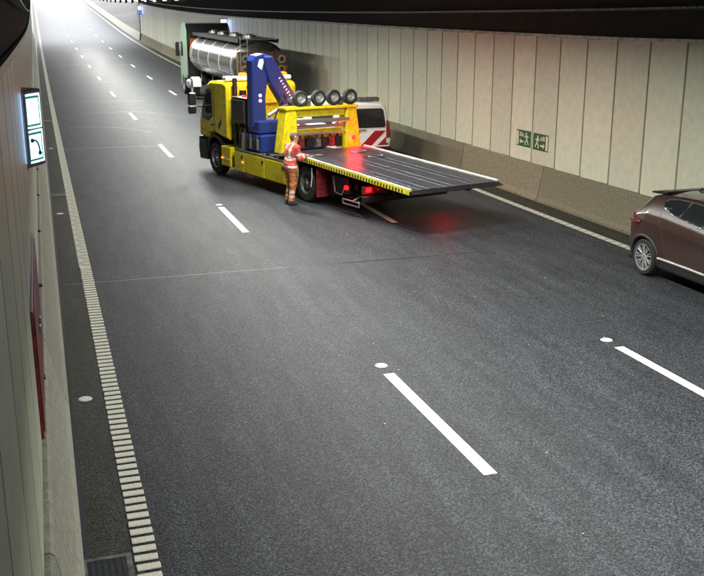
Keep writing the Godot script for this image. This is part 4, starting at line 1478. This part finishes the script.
# ------------------------------------------------------------------ recovery worker; local frame: forward is -z
class Field:
	var lo: Vector3
	var n: Vector3i
	var cell: float
	var f: PackedFloat32Array
	func _init(a: Vector3, b: Vector3, c: float):
		lo = a; cell = c
		n = Vector3i(((b - a) / c).ceil()) + Vector3i.ONE
		f.resize(n.x * n.y * n.z)
		f.fill(1000.0)
	func bone(a: Vector3, b: Vector3, ra: float, rb: float, k: float):
		var m := maxf(ra, rb) + k + cell * 2.0
		var p0 := Vector3i(((a.min(b) - Vector3.ONE * m - lo) / cell).floor()).clamp(Vector3i.ZERO, n - Vector3i.ONE)
		var p1 := Vector3i(((a.max(b) + Vector3.ONE * m - lo) / cell).ceil()).clamp(Vector3i.ZERO, n - Vector3i.ONE)
		var ab := b - a
		var l2 := maxf(ab.length_squared(), 1e-9)
		for z in range(p0.z, p1.z + 1):
			for y in range(p0.y, p1.y + 1):
				var row := (z * n.y + y) * n.x
				for x in range(p0.x, p1.x + 1):
					var p := lo + Vector3(x, y, z) * cell
					var t := clampf((p - a).dot(ab) / l2, 0.0, 1.0)
					var d := p.distance_to(a + ab * t) - lerpf(ra, rb, t)
					var o := f[row + x]
					var h := maxf(k - absf(o - d), 0.0) / k
					f[row + x] = minf(o, d) - h * h * k * 0.25
	func mesh(st: SurfaceTool, base: int, paint: Callable, folds: FastNoiseLite = null) -> int:
		var index := {}
		var count := base
		var corner := [Vector3i(0, 0, 0), Vector3i(1, 0, 0), Vector3i(0, 1, 0), Vector3i(1, 1, 0), Vector3i(0, 0, 1), Vector3i(1, 0, 1), Vector3i(0, 1, 1), Vector3i(1, 1, 1)]
		var edges := [[0, 1], [2, 3], [4, 5], [6, 7], [0, 2], [1, 3], [4, 6], [5, 7], [0, 4], [1, 5], [2, 6], [3, 7]]
		for z in n.z - 1:
			for y in n.y - 1:
				for x in n.x - 1:
					var i0 := (z * n.y + y) * n.x + x
					if f[i0] > cell * 3.0 or f[i0] < -cell * 3.0: continue
					var v := []
					var neg := 0
					for c in corner:
						var q: float = f[((z + c.z) * n.y + y + c.y) * n.x + x + c.x]
						v.append(q)
						if q < 0.0: neg += 1
					if neg == 0 or neg == 8: continue
					var s := Vector3.ZERO
					var m := 0
					for e in edges:
						if (v[e[0]] < 0.0) != (v[e[1]] < 0.0):
							var t: float = v[e[0]] / (v[e[0]] - v[e[1]])
							s += Vector3(corner[e[0]]).lerp(Vector3(corner[e[1]]), t)
							m += 1
					var p := lo + (Vector3(x, y, z) + s / m) * cell
					var c0: Color = paint.call(p)
					if folds != null:     # loose cloth
						p += Vector3(folds.get_noise_3d(p.x, p.y * 1.7, p.z), 0.0, folds.get_noise_3d(p.z + 7.0, p.y * 1.7, p.x)) * 0.02
					index[i0] = count
					count += 1
					st.set_smooth_group(0)
					st.set_color(c0)
					st.add_vertex(p)
		var step := [1, n.x, n.x * n.y]
		for i0 in index:
			for ax in 3:
				var u: int = step[(ax + 1) % 3]
				var w: int = step[(ax + 2) % 3]
				if not (index.has(i0 - u) and index.has(i0 - w) and index.has(i0 - u - w)): continue
				var a := f[i0]
				var b := f[i0 + step[ax]]
				if (a < 0.0) == (b < 0.0): continue
				var q := [index[i0], index[i0 - u], index[i0 - u - w], index[i0 - w]]
				if a >= 0.0: q.reverse()
				for k in [0, 2, 1, 0, 3, 2]: st.add_index(q[k])
		return count

func build_person():
	var t := thing("person", "person in red and white striped jacket and orange trousers at the truck's side", "person", at(5.80, 22.72, 0.0), deg_to_rad(-72.0))
	var st := SurfaceTool.new()
	st.begin(Mesh.PRIMITIVE_TRIANGLES)
	# joints
	var hipL := Vector3(-0.10, 0.93, 0.03)
	var hipR := Vector3(0.10, 0.93, 0.03)
	var kneeL := Vector3(-0.11, 0.50, -0.02)
	var kneeR := Vector3(0.11, 0.50, 0.03)
	var ankL := Vector3(-0.12, 0.09, 0.04)
	var ankR := Vector3(0.13, 0.09, 0.10)
	var pel := Vector3(0, 0.97, 0.03)
	var chest := Vector3(0, 1.30, -0.03)
	var neck := Vector3(0, 1.49, -0.06)
	var shL := Vector3(-0.185, 1.42, -0.04)
	var shR := Vector3(0.185, 1.42, -0.04)
	var elL := Vector3(-0.25, 1.17, -0.14)
	var elR := Vector3(0.25, 1.16, -0.10)
	var wrL := Vector3(-0.13, 1.20, -0.37)
	var wrR := Vector3(0.14, 1.20, -0.34)
	var head := Vector3(0, 1.655, -0.10)
	var body := Field.new(Vector3(-0.42, -0.02, -0.50), Vector3(0.42, 1.60, 0.32), 0.0135)
	var B := [[pel, pel + Vector3(0, 0.05, 0), 0.155, 0.15], [hipL, hipR, 0.125, 0.125], [pel + Vector3(0, 0.04, 0), chest, 0.155, 0.165], [chest + Vector3(-0.08, 0.02, 0), chest + Vector3(0.08, 0.02, 0), 0.14, 0.14], [shL, shR, 0.085, 0.085], [chest, neck, 0.13, 0.06],
		[hipL, kneeL, 0.112, 0.082], [kneeL, ankL, 0.084, 0.068], [hipR, kneeR, 0.112, 0.082], [kneeR, ankR, 0.084, 0.068],
		[shL, elL, 0.078, 0.062], [elL, wrL, 0.062, 0.046], [shR, elR, 0.078, 0.062], [elR, wrR, 0.062, 0.046],
		[ankL, ankL + Vector3(0, -0.035, 0.03), 0.06, 0.055], [ankL + Vector3(0, -0.04, -0.02), ankL + Vector3(-0.01, -0.05, -0.17), 0.05, 0.038], [ankR, ankR + Vector3(0, -0.035, 0.03), 0.06, 0.055], [ankR + Vector3(0, -0.04, -0.02), ankR + Vector3(0.02, -0.05, -0.17), 0.05, 0.038],
		[neck + Vector3(0, -0.02, 0), neck + Vector3(0, 0.08, -0.02), 0.055, 0.05]]
	for b in B: body.bone(b[0], b[1], b[2], b[3], 0.05)
	var red := Color(0.44, 0.048, 0.028)
	var silver := Color(0.47, 0.42, 0.38)
	var org := Color(0.37, 0.11, 0.025)
	var boot := Color(0.02, 0.017, 0.015)
	var skin := Color(0.45, 0.25, 0.17)
	var wob := FastNoiseLite.new()
	wob.seed = 3
	wob.frequency = 9.0
	var seg := func(p: Vector3, a: Vector3, b: Vector3) -> Vector2:
		var ab := b - a
		var k := clampf((p - a).dot(ab) / ab.length_squared(), 0, 1)
		return Vector2(p.distance_to(a + ab * k), k)
	var paint := func(p: Vector3) -> Color:
		var v := 1.0 + wob.get_noise_3dv(p) * 0.55
		var w := func(c: Color) -> Color: return Color(c.r * v, c.g * v, c.b * v)
		if p.y < 0.115: return boot
		if p.y < 0.90:
			if (p.y > 0.20 and p.y < 0.255) or (p.y > 0.31 and p.y < 0.365): return w.call(silver)
			return w.call(org)
		if p.y > 1.50 and absf(p.x) < 0.09: return skin
		for arm in [[shL, elL, wrL], [shR, elR, wrR]]:
			var u: Vector2 = seg.call(p, arm[0], arm[1])
			var l: Vector2 = seg.call(p, arm[1], arm[2])
			if l.x < 0.075 and l.x <= u.x:
				return w.call(silver) if l.y > 0.35 and l.y < 0.55 else w.call(red)
			if u.x < 0.085 and absf(p.x) > 0.17:
				return w.call(silver) if u.y > 0.55 and u.y < 0.75 else w.call(red)
		if p.y < 0.99: return w.call(silver) if p.y > 0.925 and p.y < 0.985 else w.call(red)
		if p.y > 1.12 and p.y < 1.175: return w.call(silver)
		if p.y > 1.175 and absf(absf(p.x) - 0.11) < 0.028: return w.call(silver)
		return w.call(red)
	var count := body.mesh(st, 0, paint, wob)
	# head with face
	var hf := Field.new(head - Vector3(0.14, 0.19, 0.17), head + Vector3(0.14, 0.18, 0.16), 0.006)
	hf.bone(head + Vector3(0, 0.035, 0.015), head + Vector3(0, 0.025, -0.015), 0.088, 0.085, 0.03)
	hf.bone(head + Vector3(0, -0.02, -0.03), head + Vector3(0, -0.075, -0.06), 0.068, 0.042, 0.03)
	hf.bone(head + Vector3(-0.03, -0.06, -0.03), head + Vector3(0.03, -0.06, -0.03), 0.04, 0.04, 0.02)
	hf.bone(head + Vector3(0, 0.005, -0.10), head + Vector3(0, -0.03, -0.118), 0.010, 0.016, 0.012)
	hf.bone(head + Vector3(-0.035, 0.022, -0.088), head + Vector3(0.035, 0.022, -0.088), 0.014, 0.014, 0.01)
	hf.bone(head + Vector3(-0.018, -0.062, -0.098), head + Vector3(0.018, -0.062, -0.098), 0.010, 0.010, 0.008)
	for sd in [-1.0, 1.0]: hf.bone(head + Vector3(sd * 0.088, 0.015, 0.012), head + Vector3(sd * 0.086, -0.025, 0.004), 0.018, 0.012, 0.008)
	hf.bone(neck + Vector3(0, 0.0, 0), head + Vector3(0, -0.05, 0.0), 0.056, 0.054, 0.03)
	count = hf.mesh(st, count, func(p: Vector3) -> Color:
		var q := p - head
		if q.z < -0.075 and absf(q.y - 0.005) < 0.009 and absf(absf(q.x) - 0.033) < 0.014: return Color(0.05, 0.03, 0.03)
		if q.z < -0.09 and absf(q.y + 0.062) < 0.006 and absf(q.x) < 0.024: return Color(0.30, 0.09, 0.08)
		return skin)
	# hands, fingers curled over the bed's edge controls
	for hnd in [[wrL, elL, -1.0], [wrR, elR, 1.0]]:
		var w0: Vector3 = hnd[0]
		var dir: Vector3 = (hnd[0] - hnd[1]).normalized()
		var sd: float = hnd[2]
		var across := dir.cross(Vector3.UP).normalized()
		var dn := across.cross(dir).normalized() * -1.0
		if dn.y > 0.0: dn = -dn
		var c := w0 + dir * 0.09
		var g := Field.new(c - Vector3.ONE * 0.15, c + Vector3.ONE * 0.15, 0.005)
		g.bone(w0 - dir * 0.02, w0 + dir * 0.02, 0.030, 0.028, 0.015)
		for k in 4:
			var off := across * (-0.033 + 0.022 * k)
			g.bone(w0 + dir * 0.02 + off * 0.6, w0 + dir * 0.085 + off, 0.018, 0.014, 0.015)
		for k in 4:
			var off := across * (-0.036 + 0.024 * k)
			var ln: float = [0.034, 0.040, 0.042, 0.036][k]
			var p0 := w0 + dir * 0.085 + off
			var p1 := p0 + (dir * 0.85 + dn * 0.5).normalized() * ln
			var p2 := p1 + (dir * 0.35 + dn * 0.95).normalized() * ln * 0.75
			var p3 := p2 + (dn - dir * 0.25).normalized() * ln * 0.55
			g.bone(p0, p1, 0.010, 0.009, 0.004)
			g.bone(p1, p2, 0.009, 0.0085, 0.004)
			g.bone(p2, p3, 0.0085, 0.008, 0.004)
		var tb := w0 + dir * 0.03 - across * sd * 0.026
		var t1 := tb + (dir * 0.7 - across * sd * 0.6 + dn * 0.4).normalized() * 0.04
		g.bone(tb, t1, 0.013, 0.011, 0.006)
		g.bone(t1, t1 + (dir * 0.9 + dn * 0.5).normalized() * 0.032, 0.011, 0.009, 0.004)
		count = g.mesh(st, count, func(_p: Vector3) -> Color: return skin)
	st.generate_normals()
	var o := MeshInstance3D.new()
	o.mesh = st.commit()
	hang(o, "body", M.person, t)
	# short brown hair
	var hs := SurfaceTool.new()
	hs.begin(Mesh.PRIMITIVE_TRIANGLES)
	var hair := Field.new(head - Vector3(0.14, 0.1, 0.16), head + Vector3(0.14, 0.18, 0.16), 0.008)
	hair.bone(head + Vector3(0, 0.06, 0.03), head + Vector3(0, 0.055, -0.02), 0.083, 0.083, 0.03)
	hair.bone(head + Vector3(0, 0.02, 0.045), head + Vector3(0, -0.03, 0.05), 0.075, 0.055, 0.03)
	hair.bone(head + Vector3(-0.04, 0.10, -0.055), head + Vector3(0.045, 0.10, -0.05), 0.035, 0.035, 0.02)
	for sd in [-1.0, 1.0]: hair.bone(head + Vector3(sd * 0.07, 0.05, -0.02), head + Vector3(sd * 0.072, 0.01, 0.0), 0.024, 0.018, 0.01)
	hair.mesh(hs, 0, func(p: Vector3) -> Color:
		var v := 1.0 + wob.get_noise_3dv(p * 6.0) * 0.5
		return Color(0.10 * v, 0.055 * v, 0.025 * v))
	hs.generate_normals()
	var ho := MeshInstance3D.new()
	ho.mesh = hs.commit()
	hang(ho, "hair", M.person, t)
